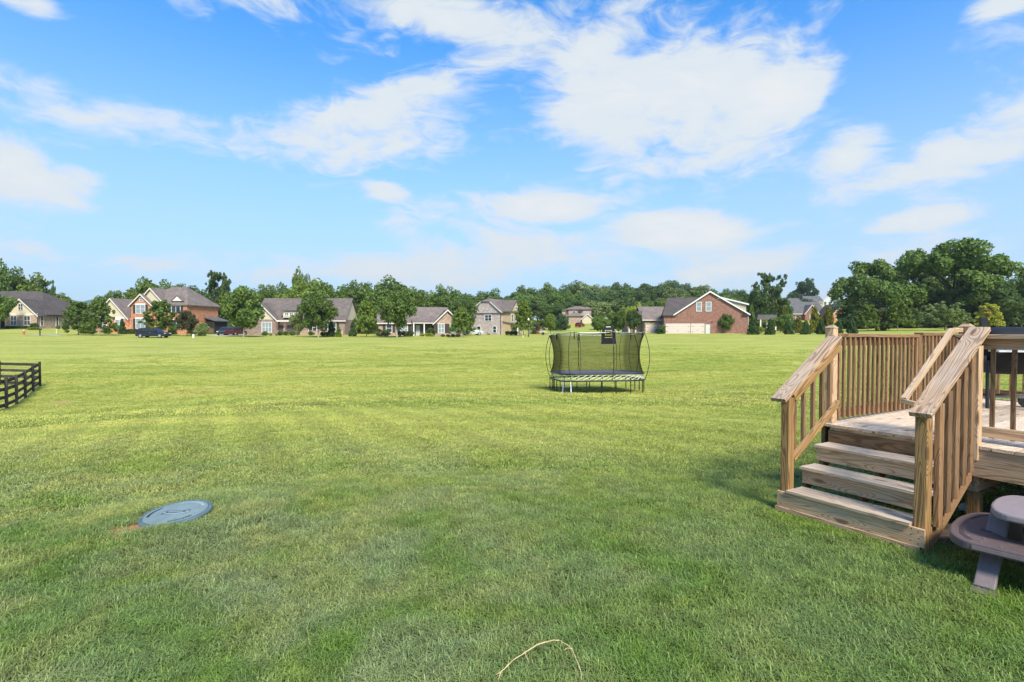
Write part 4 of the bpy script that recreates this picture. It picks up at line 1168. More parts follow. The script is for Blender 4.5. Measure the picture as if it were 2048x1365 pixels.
# far pink house beyond the trampoline
H = house('brick_house', 'small distant pink brick house with hip roof beyond the trampoline', 1137, 205, R(-10))
block(H, 0, 8.6, 0, 9, -1, 5.2, BR['pinktan']); roof_hip(H, -.2, 8.6, 0, 9, 5.3, 7.9, SH['taupe'])
block(H, -2.6, 0, 1, 8, -1, 4.6, BR['pinktan'], 'side_wing'); MB().prism([(-2.9, 4.6), (.4, 4.6), (.4, 6.2)], .7, 8.3, 'y').build('wing_roof', SH['brown'], H)
block(H, 0.2, 5.2, -2.6, 0, -1, 2.6, BR['pinktan'], 'front_wing'); roof_hip(H, .2, 5.2, -2.6, .8, 2.7, 4.0, SH['taupe'])
block(H, 5.4, 9.4, -5.6, 0, -1, 1.6, SID['cream'], 'garage_wing'); roof_y(H, 5.4, 9.4, -5.6, 0, 1.6, 3.3, SH['taupe']); gable_wall(H, 5.4, 9.4, -5.58, -5.2, 1.6, 3.3, SID['cream'])
win(H, 5.9, 3.4, 1.6, .7, 0, 'front', 2, 1, GL_P, WHITE); win(H, 1.6, 3.3, 1.0, 1.2, 0, 'front', 1, 2, GL_D, WHITE)

# stone house behind the garages
H = house('stone_house', 'tan stone house with brown roof and small garage door', 1288, 122)
block(H, 0, 5.6, 0, 9, -.6, 3.05, BR['stone']); roof_x(H, -.2, 8.0, 0, 9, 3.1, 6.0, SH['taupe'])
garage(H, .55, 2.9, 1.75, 0); garage(H, 3.4, 5.3, 1.75, 0)
block(H, -3.4, -.01, 2, 8, -.6, 2.0, BR['taupe'], 'side_wing'); MB().prism([(-3.8, 2.0), (0, 2.0), (0, 5.0), (-1.3, 5.0)], 1.7, 8.3, 'y').build('wing_roof', SH['brown'], H)
MB().tube([(.06, -.06, -.2), (.06, -.06, 3.0)], .05, 6).build('downpipe', SHUT, H)
for x in (-3.2, -1.7): MB().box(x, x + .2, 1.2, 1.4, 0, 1.7).build('porch_column', WHITE, H)

# red brick garage house
H = house('brick_house', 'red brick house with big gable, two garage doors and twin white windows', 1328, 112, R(-14))
H.scale = (.95, 1, 1)
block(H, 0, 17.2, 0, 12, -.8, 4.05, BR['red']); gable_wall(H, 2.3, 17.1, .0, 6, 4.05, 8.55, BR['red'], apex=9.45); roof_y(H, 2.3, 17.1, 0, 11, 4.05, 8.6, SH['dark'], apex=9.45, oh=.35, trim=WHITE)
MB().add([(-.35, -.4, 3.85), (2.4, -.4, 3.85), (8.6, 6.0, 7.75), (.9, 6.0, 7.75), (-.35, 12.3, 3.85), (8.6, 12.3, 3.85), (-.35, -.4, 3.7), (2.4, -.4, 3.7), (8.6, 12.3, 3.7), (-.35, 12.3, 3.7)],
         [(0, 1, 2, 3), (3, 2, 5, 4), (0, 3, 4), (6, 7, 1, 0), (9, 6, 0, 4), (6, 9, 8, 7), (8, 9, 4, 5), (1, 7, 8, 5, 2)]).build('roof', SH['dark'], H)
win(H, 6.75, 4.65, .95, 1.75, 0, 'front', 1, 2, GL_P, WHITE); win(H, 8.7, 4.65, .95, 1.75, 0, 'front', 1, 2, GL_P, WHITE)
garage(H, .45, 5.35, 1.95, 0); garage(H, 5.75, 8.25, 1.95, 0)
dd = MB().box(8.6, 9.5, -.03, .02, 0, 1.9).build('door', plain('pale_green_door', (.58, .60, .54), .6), H)
MB().box(9.36, 9.42, -.06, -.032, .9, .98).build('door_handle', SHUT, dd)
MB().prism([(11.4, 5.6), (17.2, 4.05), (17.2, 6.15), (11.4, 7.65)], 3, 11, 'y').build('upper_wall', SID['cream'], H)
MB().prism([(11.0, 7.76), (17.7, 6.02), (17.7, 6.2), (11.0, 7.94)], 2.7, 11.3, 'y').build('shed_roof', SH['dark'], H)
MB().prism([(11.0, 7.6), (17.72, 5.86), (17.72, 6.14), (11.0, 7.88)], 2.62, 2.698, 'y').build('rake_trim', WHITE, H)
q = MB()
for k in range(9): q.prism([(11.6 + k * .35, 7.15 - k * .25), (17.19, 7.15 - k * .25 - .0), (17.19, 7.17 - k * .25), (11.6 + k * .35, 7.17 - k * .25)], 2.98, 2.998, 'y') if 7.15 - k * .25 < 6.1 else None
q.build('siding_line', plain('siding_shadow_line', (.40, .33, .22)), H)
MB().box(17.02, 17.16, -.12, -.002, -.2, 3.95).build('downpipe', plain('blush_pipe', (.50, .38, .32)), H)
MB().box(-.05, 2.2, -.05, -.002, 3.78, 3.95).build('eave_return', TRIM, H)
MB().box(15.9, 17.4, -.38, -.002, 3.72, 3.92).build('eave_return', SHUT, H)
MB().box(9.85, 10.0, -.15, -.002, 2.3, 2.6).build('wall_lamp', SHUT, H)
MB().box(11.05, 11.3, -.2, -.002, 7.05, 7.2).build('flood_lamp', WHITE, H)
# covered patio standing beside it
PA = thing('patio_cover', 'low covered patio with grey roof and white posts beside the red brick house', 'patio cover', (px2x(1512, 116), 116, gz(px2x(1512, 116), 116)))
MB().prism([(0, 3.05), (4.4, 3.05), (4.2, 3.9), (.2, 3.9)], -.5, 4, 'y').build('roof', SH['grey'], PA)
MB().box(0, 4.4, -.55, -.48, 2.85, 3.08).build('beam', plain('brown_beam', (.16, .12, .09)), PA)
for x in (.75, 4.0):
    for y in (-.4, 3.6): MB().box(x - .12, x + .12, y - .12, y + .12, 0, 3.04).build('post', TRIM, PA)

# distant houses up the slope
def far_house(label, px, Y, wd, dp, eave, ridge, wall_m, roof_m, gable_front=True, rz=0, z=None, wn=2, gm=None):
    H = house('distant_house', label, px, Y, rz, z)
    block(H, 0, wd, 0, dp, -3, eave, wall_m)
    if gable_front:
        gable_wall(H, 0, wd, 0, dp, eave, ridge, gm or wall_m); roof_y(H, 0, wd, 0, dp, eave, ridge, roof_m, oh=.4)
    else:
        roof_x(H, 0, wd, 0, dp, eave, ridge, roof_m); gable_wall_x(H, .05, dp - .05, .02, .3, eave, ridge - .1, gm or wall_m); gable_wall_x(H, .05, dp - .05, wd - .3, wd - .02, eave, ridge - .1, gm or wall_m)
    for k in range(wn): win(H, wd * (k + .6) / (wn + .6), eave - 2.1, .9, 1.3, 0, 'front', 1, 2, GL_D, WHITE)
    return H
H = far_house('distant red brick house with grey roof and small front gable', 1574, 185, 13, 9, 2.6, 6.6, BR['red'], SH['grey'], False)
block(H, 5.4, 9.8, -1.4, 3, -2, 2.6, BR['red'], 'front_wing'); gable_wall(H, 5.4, 9.8, -1.38, 1, 2.6, 5.3, BR['red']); roof_y(H, 5.4, 9.8, -1.4, 4, 2.6, 5.35, SH['grey'])
win(H, 7.0, .9, 1.2, 1.3, -1.4, 'front', 2, 2, GL_P, WHITE)
H = far_house('distant orange brick gabled house behind the gold evergreens', 1666, 176, 4.9, 9, 2.9, 5.9, BR['orange'], SH['dark'], True, R(0))
block(H, 3.4, 7.0, -2.2, 4, -2, 1.2, BR['orange'], 'front_wing'); gable_wall(H, 3.4, 7.0, -2.18, 2, 1.2, 3.6, BR['orange']); roof_y(H, 3.4, 7.0, -2.2, 5, 1.2, 3.65, SH['dark'])
far_house('distant white sided two-storey house high on the slope', 1642, 250, 6.5, 12, 4.2, 7.0, SID['white'], SH['taupe'], True, R(-30), wn=3)
far_house('distant grey roofed house with tan gable high on the slope', 1612, 240, 7, 9, 3.4, 6.0, SID['tan'], SH['grey'], False, R(-8), wn=1)
far_house('distant house with brown roof under the spreading oak', 1692, 205, 8, 10, 2.6, 5.6, SID['grey'], SH['grey'], False, R(-12))
H = far_house('distant taupe house with steep dark gable beside the lawn trees', 1688, 180, 7, 8, 4.4, 6.7, BR['taupe'], SH['dark'], False, R(-15), wn=1)
far_house('distant low house with grey roof behind the patio cover', 1572, 235, 8, 9, 2.8, 5.2, SID['cream'], SH['grey'], False, R(6))

# ------------------------------------------------------------------ trees and shrubs
def leaf_cloud(rng, puffs, n, leaf, up=.25, jitter=.55, zmin=.02):
    """many small leaf faces over the shells of the puffs (x, y, z, r); returns verts, faces"""
    P = np.array(puffs)
    wgt = P[:, 3] ** 2; wgt = wgt / wgt.sum()
    idx = rng.choice(len(P), n, p=wgt)
    d = rng.normal(size=(n, 3)); d[:, 2] = d[:, 2] + up
    d /= np.linalg.norm(d, axis=1)[:, None]
    rad = P[idx, 3] * (1.08 - .55 * rng.random(n) ** 1.7)
    c = P[idx, :3] + d * rad[:, None]
    nr = d + rng.normal(size=(n, 3)) * jitter
    nr /= np.linalg.norm(nr, axis=1)[:, None]
    a = np.cross(nr, rng.normal(size=(n, 3))); a /= np.linalg.norm(a, axis=1)[:, None]
    b = np.cross(nr, a)
    s = leaf * (.55 + .9 * rng.random(n))
    a = a * s[:, None]; b = b * (s * .62)[:, None]
    v = np.stack([c - a, c - b * .9, c + a, c + b], 1)
    ok = c[:, 2] > zmin
    v = v[ok]
    m = len(v)
    return v.reshape(-1, 3), np.arange(m * 4).reshape(m, 4)
def ellipsoid_puffs(rng, n, cz, rz, r, pr, hollow=.55, squash=1.0):
    out = []
    while len(out) < n:
        d = rng.normal(size=3); d /= np.linalg.norm(d)
        t = hollow + (1 - hollow) * rng.random()
        k = 1 + .12 * rng.normal()
        out.append((d[0] * r * t * k, d[1] * r * t * k, cz + d[2] * rz * t * k, pr * rng.uniform(.7, 1.3)))
    return out
TREE = {}
def make_tree(key, kind, seed, n, leaf):
    rng = np.random.default_rng(seed)
    up, jit, limbs = .25, .55, 6
    tr_top, tr_r = .42, .022
    if kind == 'oval':
        pf = ellipsoid_puffs(rng, 46, .585, .375, .40, .115); tr_r = .017
    elif kind == 'round':
        pf = ellipsoid_puffs(rng, 44, .60, .34, .42, .12); tr_r = .02
    elif kind == 'wood':
        pf = ellipsoid_puffs(rng, 80, .53, .41, .41, .11, .6); tr_r = .02
    elif kind == 'spread':
        pf = []
        for k in range(15):
            a = k * 2.4 + rng.uniform(-.3, .3); f = math.sqrt((k + .5) / 15)
            z = .30 + .55 * math.sqrt(max(0, 1 - f * f)) * rng.uniform(.6, 1.05)
            if k % 3 == 0: z = max(.28, z - .22)
            cx_, cy_ = .40 * f * math.cos(a), .40 * f * math.sin(a)
            for _ in range(9):
                g = rng.normal(size=3) * (.062, .062, .040)
                pf.append((cx_ + g[0], cy_ + g[1], z + g[2], .062 * rng.uniform(.7, 1.3)))
        limbs, tr_r, tr_top = 12, .019, .40; up = .5
    elif kind == 'sparse':
        pf = []
        for k in range(17):
            z = .30 + .68 * (k + .5) / 17; a = k * 2.4
            rr_ = (.40 * math.sin(math.pi * min(1, (z - .12) / .95)) ** .7) * rng.uniform(.45, 1.0)
            for _ in range(11):
                g = rng.normal(size=3) * (.075, .075, .030)
                pf.append((rr_ * math.cos(a) + g[0], rr_ * math.sin(a) + g[1], z + g[2], .034 * rng.uniform(.6, 1.4)))
        limbs, tr_top = 14, .82
    elif kind == 'cone':
        pf = []
        for k in range(150):
            z = .03 + .93 * rng.random() ** 1.25; rr_ = .43 * (1 - z) ** .60 * rng.uniform(.35, 1.0); a = rng.uniform(0, 6.283)
            pf.append((rr_ * math.cos(a), rr_ * math.sin(a), z, .085 * (1.1 - .6 * z)))
        limbs, tr_top, tr_r = 0, .5, .02
    elif kind == 'bush':
        pf = ellipsoid_puffs(rng, 50, .48, .46, .42, .12, .6); limbs, tr_top, tr_r = 3, .4, .03
    elif kind == 'feather':
        pf = []
        for k in range(60):
            a = rng.uniform(0, 6.283); t0 = rng.uniform(.35, 1.0); el_ = rng.uniform(.15, 1.35)
            L = .52 * t0
            for s in (.45, .65, .85, 1.0):
                pf.append((L * s * math.cos(a) * math.cos(el_), L * s * math.sin(a) * math.cos(el_), .14 + .88 * L * s * math.sin(el_) * 1.7 + .06 * s, .042))
        limbs, tr_top, tr_r = 6, .3, .014; jit = .9
    elif kind == 'layer':
        pf = []
        for k in range(11):
            z = .22 + .76 * k / 11; R0 = .46 * (1 - ((z - .22) / .80) ** 1.4) ** .6 * rng.uniform(.75, 1.05)
            for j in range(15):
                a = rng.uniform(0, 6.283); f = math.sqrt(rng.random())
                pf.append((R0 * f * math.cos(a), R0 * f * math.sin(a), z + .028 * rng.normal() - .05 * f, .044))
        limbs, tr_top, tr_r = 8, .75, .016; up = .6
    v, f = leaf_cloud(rng, pf, n, leaf, up, jit)
    me = bpy.data.meshes.new('crown'); me.from_pydata(v.tolist(), [], f.tolist()); me.update()
    q = MB()
    lean = rng.normal(size=2) * .012
    q.tube([(0, 0, -.03), (0, 0, .03), (lean[0], lean[1], tr_top * .5), (lean[0] * 2, lean[1] * 2, tr_top)], [tr_r * 1.5, tr_r, tr_r * .85, tr_r * .45], 7)
    if limbs:
        for j in rng.choice(len(pf), min(limbs, len(pf)), replace=False):
            p = pf[j]; z0 = min(tr_top * .95, max(.12, p[2] * .55))
            q.tube([(lean[0], lean[1], z0), (p[0] * .5, p[1] * .5, z0 + (p[2] - z0) * .6), (p[0], p[1], p[2])], [tr_r * .5, tr_r * .32, tr_r * .12], 5)
    tm = new_mesh('trunk', q.v, q.f, True)
    TREE[key] = (me, tm)
for key, kind, seed, n, leaf in [('oval1', 'oval', 1, 5200, .030), ('oval2', 'oval', 2, 5200, .030), ('oval3', 'oval', 12, 5200, .030), ('round1', 'round', 3, 5600, .028), ('round2', 'round', 4, 5600, .028),
                                 ('wood1', 'wood', 5, 6500, .026), ('wood2', 'wood', 6, 6500, .026), ('wood3', 'wood', 7, 6500, .026), ('wood4', 'wood', 17, 6500, .026),
                                 ('spread1', 'spread', 8, 15000, .0155), ('spread2', 'spread', 9, 15000, .0155), ('spread3', 'spread', 19, 13000, .0165), ('sparse1', 'sparse', 10, 8000, .019), ('sparse2', 'sparse', 11, 8000, .019),
                                 ('cone1', 'cone', 13, 8000, .028), ('cone2', 'cone', 14, 8000, .028), ('bush1', 'bush', 15, 3600, .036), ('bush2', 'bush', 16, 3600, .036),
                                 ('feather1', 'feather', 18, 9500, .022), ('layer1', 'layer', 20, 4200, .027), ('layer2', 'layer', 21, 4200, .027), ('layer3', 'layer', 22, 4200, .027)]:
    make_tree(key, kind, seed, int(n * 1.25), leaf)
_tmesh = {}
TRND = random.Random(11)
def tree(name, label, cat, key, leaf, px, Y, ytop, wpx, group=None, bark=M_BARK, zoff=0.0, x=None):
    X = px2x(px, Y) if x is None else x
    z = gz(X, Y) + zoff
    hgt = HC - (ytop - 657.3) * Y / F - z
    wd = wpx * Y / F
    o = thing(name, label, cat, (X, Y, z), TRND.uniform(0, 6.28), group)
    cm, tm = TREE[key]
    k = (key, leaf)
    if k not in _tmesh:
        a = cm.copy(); a.materials.clear(); a.materials.append(LEAF[leaf]); _tmesh[k] = a
    kb = (key, bark.name)
    if kb not in _tmesh:
        a = tm.copy(); a.materials.clear(); a.materials.append(bark); _tmesh[kb] = a
    s = (wd / 1.08, wd / 1.08, hgt / 1.0)
    link('crown', _tmesh[k], None, o, scale=s)
    link('trunk', _tmesh[kb], None, o, scale=s)
    return o
Tn, Sh = 'tree', 'shrub'
ORD = ['first', 'second', 'third', 'fourth', 'fifth', 'sixth', 'seventh', 'eighth', 'ninth', 'tenth']
# yard trees in front of the houses
tree('maple_tree', 'leafy green maple overlapping the tan brick house porch', Tn, 'oval1', 'mid', -6, 107, 583, 62)
tree('maple_tree', 'leafy dark green maple standing before the tan brick house side wall', Tn, 'layer1', 'mid', 157, 100, 600, 82, bark=M_BARKL)
tree('maple_tree', 'green layered maple before the cream gable of the orange brick house', Tn, 'layer2', 'mid', 199, 97, 593, 78, bark=M_BARKL)
tree('arborvitae', 'narrow dark green arborvitae at the orange brick house corner', Tn, 'cone1', 'ever', 245, 107, 637, 19)
tree('ornamental_tree', 'wide green tree before the orange brick house porch', Tn, 'layer3', 'mid', 322, 102, 598, 96)
tree('magnolia', 'bronze-leaved magnolia beside the orange brick house', Tn, 'oval2', 'bronze', 374, 101, 620, 46)
tree('shrub_tree', 'small yellow-green tree at the orange brick house side wall', Tn, 'bush1', 'soft', 404, 101, 646, 30)
tree('maple_tree', 'broad green maple beside the parked cars', Tn, 'oval3', 'mid', 487, 96, 577, 92, bark=M_BARKL)
tree('young_tree', 'small grey-green young tree before the bungalow porch', Tn, 'oval1', 'soft', 595, 97, 622, 34, bark=M_BARKL)
tree('maple_tree', 'dense round-crowned green tree covering the dormered bungalow', Tn, 'round1', 'mid', 637, 95, 586, 80, bark=M_BARKL)
tree('arborvitae', 'tall green arborvitae at the end of the dormered bungalow', Tn, 'cone2', 'ever', 663, 98, 640, 22)
tree('arborvitae', 'shorter yellowish arborvitae at the end of the dormered bungalow', Tn, 'cone1', 'bright', 677, 97, 652, 18)
tree('maple_tree', 'bright green low-branched tree between the two bungalows', Tn, 'layer1', 'bright', 733, 97, 598, 64)
tree('arborvitae', 'dark arborvitae between the two bungalows', Tn, 'cone2', 'ever', 706, 100, 640, 22)
tree('maple_tree', 'dense oval-crowned green tree on a pale trunk by the low bungalow', Tn, 'round2', 'mid', 794, 94, 585, 84, bark=M_BARKL)
tree('maple_tree', 'taller dark green tree between the low bungalow and whitewashed house', Tn, 'oval2', 'dark', 927, 105, 586, 66)
tree('maple_tree', 'shorter bright green tree before the low bungalow gable', Tn, 'layer2', 'bright', 923, 96, 612, 66, bark=M_BARKL)
tree('maple_tree', 'bright green pyramidal tree in front of the whitewashed house porch', Tn, 'layer3', 'bright', 1047, 104, 598, 62)
tree('crape_myrtle', 'pink flowering crape myrtle by the street lamp', Tn, 'bush2', 'pink', 1071, 118, 642, 26)
tree('young_tree', 'narrow light green tree past the street lamp', Tn, 'oval3', 'bright', 1101, 120, 629, 28)
tree('young_tree', 'rounded blue-green tree before the distant pink house', Tn, 'round1', 'blue', 1122, 150, 628, 34)
tree('young_tree', 'round green tree behind the trampoline net', Tn, 'round2', 'mid', 1200, 118, 634, 44)
tree('young_tree', 'dark green tree directly behind the trampoline hoop', Tn, 'oval1', 'mid', 1237, 120, 618, 42)
tree('young_tree', 'golden-topped lime green tree behind the trampoline', Tn, 'oval2', 'yellow', 1250, 128, 613, 34)
tree('young_tree', 'dark oval tree beside the tan stone house', Tn, 'oval3', 'dark', 1266, 116, 622, 38)
tree('topiary_tree', 'small round-headed tree against the red brick gable wall', Tn, 'round1', 'mid', 1451, 109, 628, 31)
tree('arborvitae', 'tall narrow arborvitae at the corner of the red brick house', Tn, 'cone1', 'mid', 1503, 110, 608, 23)
tree('young_tree', 'leafy round tree before the covered patio', Tn, 'round2', 'mid', 1568, 109, 630, 42, bark=M_BARKL)
for oi, (px, yt, wd_) in enumerate(((1506, 634, 30), (1541, 637, 27), (1577, 640, 25), (1611, 640, 25), (1641, 637, 25), (1677, 638, 24), (1703, 636, 28))):
    tree('conical_evergreen', ORD[oi] + ' conical evergreen from the red brick house along the lawn edge', Tn, 'cone2' if px % 2 else 'cone1', 'ever', px, 100, yt, wd_, 'row of conical evergreens along the lawn edge')
tree('golden_evergreen', 'slim golden-tipped evergreen spire behind the leafy round tree', Tn, 'cone1', 'gold', 1568, 118, 610, 18)
tree('golden_evergreen', 'small olive-gold evergreen left of the tall golden pair', Tn, 'cone2', 'gold', 1598, 110, 632, 19)
tree('golden_evergreen', 'first tall gold-tipped evergreen of the pair before the distant houses', Tn, 'cone1', 'gold', 1629, 108, 612, 34)
tree('golden_evergreen', 'second tall gold-tipped evergreen of the pair, wider and brighter', Tn, 'cone2', 'gold', 1656, 108, 611, 37)
tree('lawn_tree', 'light green pyramidal tree at the end of the lawn', Tn, 'layer1', 'bright', 1736, 110, 606, 56, bark=M_BARKL)
tree('lawn_tree', 'olive-bronze tree with reddish top among the lawn trees', Tn, 'bush1', 'redtip', 1766, 112, 615, 56)
tree('lawn_tree', 'open light green tree on a pale trunk before the oaks', Tn, 'layer2', 'bright', 1795, 108, 596, 66, bark=M_BARKL)
tree('willow_bush', 'large soft olive feathery bush before the oaks', Sh, 'feather1', 'soft', 1890, 104, 598, 104)
tree('lawn_tree', 'chartreuse yellow small tree behind the deck newel', Tn, 'layer3', 'chart', 1978, 104, 605, 72)
# oaks to the right
tree('oak_tree', 'huge dark spreading oak with a broad domed crown', Tn, 'spread1', 'mid', 1900, 128, 457, 232)
tree('oak_tree', 'large dark oak with rounded crown beside the biggest oak', Tn, 'spread2', 'mid', 1762, 132, 498, 180)
tree('oak_tree', 'dark oak filling the gap behind the two great oaks', Tn, 'spread3', 'dark', 1835, 145, 505, 150)
tree('oak_tree', 'leafy green oak at the far end behind the grill', Tn, 'spread2', 'mid', 2080, 130, 512, 120)
tree('oak_tree', 'low dark understorey oak below the biggest oak', Tn, 'spread3', 'dark', 1960, 122, 560, 170)
for oi, (px, Y, yt, wd_) in enumerate(((1730, 150, 585, 120), (1800, 150, 575, 130), (1870, 150, 560, 140), (1940, 150, 555, 140), (2020, 150, 560, 150))):
    tree('understorey_tree', ORD[oi] + ' dark low tree beneath the oaks, counted from the distant houses', Tn, 'wood%d' % (1 + px % 4), 'dark', px, Y, yt, wd_, 'understorey trees beneath the oaks')
for oi, (px, Y, yt, wd_) in enumerate(((1715, 127, 624, 60), (1760, 128, 622, 66), (1815, 126, 620, 70), (1860, 127, 622, 66), (1935, 126, 618, 70), (1990, 125, 616, 70), (2040, 124, 610, 70))):
    tree('understorey_bush', ORD[oi] + ' bushy thicket at the foot of the oaks, counted from the distant houses', Sh, 'bush%d' % (1 + px % 2), 'dark', px, Y, yt, wd_, 'thicket at the foot of the oaks')
tree('tall_tree', 'tall ragged dark tree behind the covered patio', Tn, 'sparse1', 'dark', 1537, 150, 547, 82)
tree('tall_tree', 'ivy-clad lower tree behind the covered patio', Tn, 'wood2', 'dark', 1520, 148, 572, 70)
tree('tall_tree', 'dense dark tree beside the ragged tall tree', Tn, 'wood3', 'dark', 1555, 152, 585, 70)
tree('tall_tree', 'blue-green flat-topped tree above the distant houses', Tn, 'spread3', 'blue', 1608, 270, 552, 64)
tree('tall_tree', 'small dark tree left of the great oaks', Tn, 'sparse2', 'blue', 1671, 250, 566, 34)
tree('tall_tree', 'bushy blue-green tree among the distant houses', Tn, 'round1', 'blue', 1612, 205, 598, 34)
tree('tall_tree', 'dark round tree below the distant white house', Tn, 'round2', 'blue', 1682, 190, 603, 38)
# trees behind the left houses
BACK = [('wood1', 'mid', 8, 150, 527, 60, 'tall green tree behind the tan brick house'), ('wood2', 'bright', 55, 155, 550, 70, 'bright leafy tree behind the dark hip roof'),
        ('sparse1', 'mid', 92, 158, 558, 44, 'thin dark tree over the dark hip roof slope'), ('wood3', 'bright', 118, 150, 586, 44, 'yellow-green low tree beside the distant ridge'),
        ('wood4', 'mid', 150, 150, 606, 50, 'green tree in the gap between the first two houses'), ('round1', 'mid', 232, 150, 583, 46, 'small round tree above the cream gable wing'),
        ('wood1', 'bright', 298, 150, 562, 74, 'leafy tree behind the orange house front gable'), ('wood2', 'mid', 348, 155, 563, 66, 'leafy tree behind the orange house ridge'),
        ('wood3', 'dark', 398, 150, 572, 62, 'dark tree right behind the orange house'), ('sparse2', 'dark', 437, 155, 545, 78, 'tall open-crowned dark tree above the parked cars'),
        ('wood4', 'dark', 415, 146, 592, 70, 'dense dark tree below the open-crowned tree'), ('wood1', 'bright', 478, 150, 578, 62, 'bright green tree behind the broad maple'),
        ('spread3', 'mid', 545, 150, 562, 66, 'spreading tree above the bungalow ridge'), ('wood1', 'bright', 602, 152, 542, 34, 'tall narrow-topped tree behind the dormered bungalow'),
        ('wood2', 'bright', 612, 146, 560, 84, 'bright leafy tree behind the dormer'), ('wood3', 'mid', 660, 148, 565, 74, 'leafy tree beside the narrow-topped tree'),
        ('wood4', 'mid', 706, 148, 564, 70, 'big leafy tree between the bungalows'), ('wood1', 'mid', 748, 148, 572, 66, 'leafy green tree left of the oval-crowned yard tree'),
        ('wood2', 'mid', 792, 150, 558, 80, 'tall leafy tree above the oval-crowned yard tree'), ('wood3', 'bright', 838, 150, 580, 60, 'bright leafy tree over the low bungalow roof'),
        ('wood4', 'mid', 882, 150, 572, 64, 'tall green tree right of the low bungalow ridge'), ('wood1', 'dark', 690, 130, 600, 60, 'dark leafy tree in the gap between bungalows'),
        ('wood3', 'dark', 755, 128, 612, 56, 'dark low tree beside the low bungalow'), ('wood2', 'mid', 520, 146, 580, 50, 'green tree left of the bungalow ridge')]
for key, lf, px, Y, yt, wd_, lab in BACK:
    tree('background_tree', lab, Tn, key, lf, px, Y, yt, wd_ * (1.0 if 'sparse' in key else 1.38), 'trees behind the left row of houses')
for oi, (px, yt) in enumerate(((25, 556), (330, 572), (455, 576), (515, 576), (570, 568), (640, 560), (690, 566), (735, 562), (775, 566), (825, 572))):
    tree('background_tree', ORD[oi] + ' tree of the rear row behind the houses, counted from the tan house', Tn, 'wood%d' % (1 + oi % 4), ('mid', 'dark', 'bright')[oi % 3], px, 172, yt + 4, 78, 'rear row of trees behind the houses')
# far wood across the middle
tops = np.interp
WX = [860, 940, 1000, 1060, 1110, 1160, 1220, 1280, 1340, 1400, 1450, 1500, 1570, 1650]
WY = [590, 588, 580, 574, 567, 568, 570, 562, 565, 570, 576, 590, 600, 604]
wr = random.Random(4)
k = 0
for row, (Y, step, dyp) in enumerate(((300, 21, 0), (255, 25, 14), (215, 31, 32))):
    px = 870 + row * 9
    while px < 1660 - row * 60:
        yt = float(np.interp(px, WX, WY)) + dyp + wr.uniform(-7, 8)
        wk, wl = wr.choice(['wood1', 'wood2', 'wood3', 'wood4', 'spread1', 'round2']), wr.choice(['dark', 'blue', 'dark', 'mid', 'mid', 'soft'])
        where = [v for lim, v in ((965, 'left of the whitewashed house'), (1080, 'behind the whitewashed house'), (1200, 'above the distant pink house'), (1330, 'behind the stone house'), (1500, 'behind the red brick gable'), (9999, 'behind the covered patio')) if px < lim][0].replace('left of', 'beside')
        wlab = {'dark': 'dark green', 'blue': 'blue-green', 'mid': 'mid-green', 'soft': 'olive'}[wl] + {'s': ' spreading', 'r': ' round', 'w': ' tall'}[wk[0]] + ' tree ' + ('at the back', 'in the middle', 'at the front')[row] + ' of the far wood ' + where
        tree('woodland_tree', wlab, Tn, wk, wl, px, Y + wr.uniform(-12, 12), yt, wr.uniform(58, 82) * 1.0, 'far wood beyond the houses')
        px += step * wr.uniform(.8, 1.2)
tree('lime_tree', 'first bright lime green tree of three behind the stone house', Tn, 'oval1', 'yellow', 1275, 150, 606, 32, None)
tree('lime_tree', 'second lime green tree of three, lower, behind the stone house', Tn, 'round1', 'bright', 1300, 152, 605, 40, None)
tree('lime_tree', 'third lime green tree, next to the dark garage roof', Tn, 'round2', 'bright', 1322, 155, 603, 36, None)

fr = random.Random(21)
for lab, grp, cs in (('dark thicket filling the gap between the first two houses', 'thicket between the first two houses', (118, 140, 165, 190, 215)),
                     ('dark thicket behind the parked cars', 'thicket behind the parked cars', (425, 445, 468, 490)),
                     ('dark thicket between the two bungalows', 'thicket between the two bungalows', (688, 706, 724, 742, 758)),
                     ('dark thicket left of the whitewashed house', 'thicket by the whitewashed house', (905, 925, 945)),
                     ('green thicket below the far wood', 'thicket below the far wood', (1040, 1062, 1085, 1108, 1128, 1195, 1215, 1235, 1255, 1275)),
                     ('dark thicket behind the row of conical evergreens', 'thicket behind the conical evergreens', (1512, 1532, 1552, 1574, 1592, 1690, 1712, 1734))):
    for oi, px in enumerate(cs):
        Y = {118: 134, 425: 128, 688: 122, 905: 124, 1040: 160, 1512: 130}[cs[0]] + fr.uniform(-3, 3)
        tree('thicket', ORD[oi] + ' bush in the ' + lab, Sh, fr.choice(['bush1', 'bush2']), fr.choice(['dark', 'mid', 'dark']), px, Y, fr.uniform(632, 645), fr.uniform(30, 38), grp)
# shrubs and hedges by the houses
def shrub(label, px, Y, ytop, wpx, leaf='ever', key='bush1', group=None, name='shrub'):
    return tree(name, label, Sh, key, leaf, px, Y, ytop, wpx, group)
for oi, px in enumerate((16, 28, 40, 52)): shrub(ORD[oi] + ' clipped dark shrub from the porch under the tan house windows', px, 110.5, 652.5, 17, 'ever', 'bush2', 'clipped shrubs under the tan house windows')
shrub('round dark shrub at the tan house corner', 69, 110, 646, 19); shrub('low yellow-green shrub at the tan house corner', 66, 109, 654.5, 24, 'yellow')
for oi, px in enumerate((168, 184, 215)): shrub(ORD[oi] + ' low green shrub beneath the maples, counted from the tan house', px, 108, 657, 22, 'mid', 'bush2', 'shrubs beneath the maples')
for oi, px in enumerate((258, 268, 345, 385)): shrub(ORD[oi] + ' dark shrub along the orange house front, counted from its arborvitae', px, 110, 658, 22, 'dark', 'bush1', 'shrubs along the orange house front')
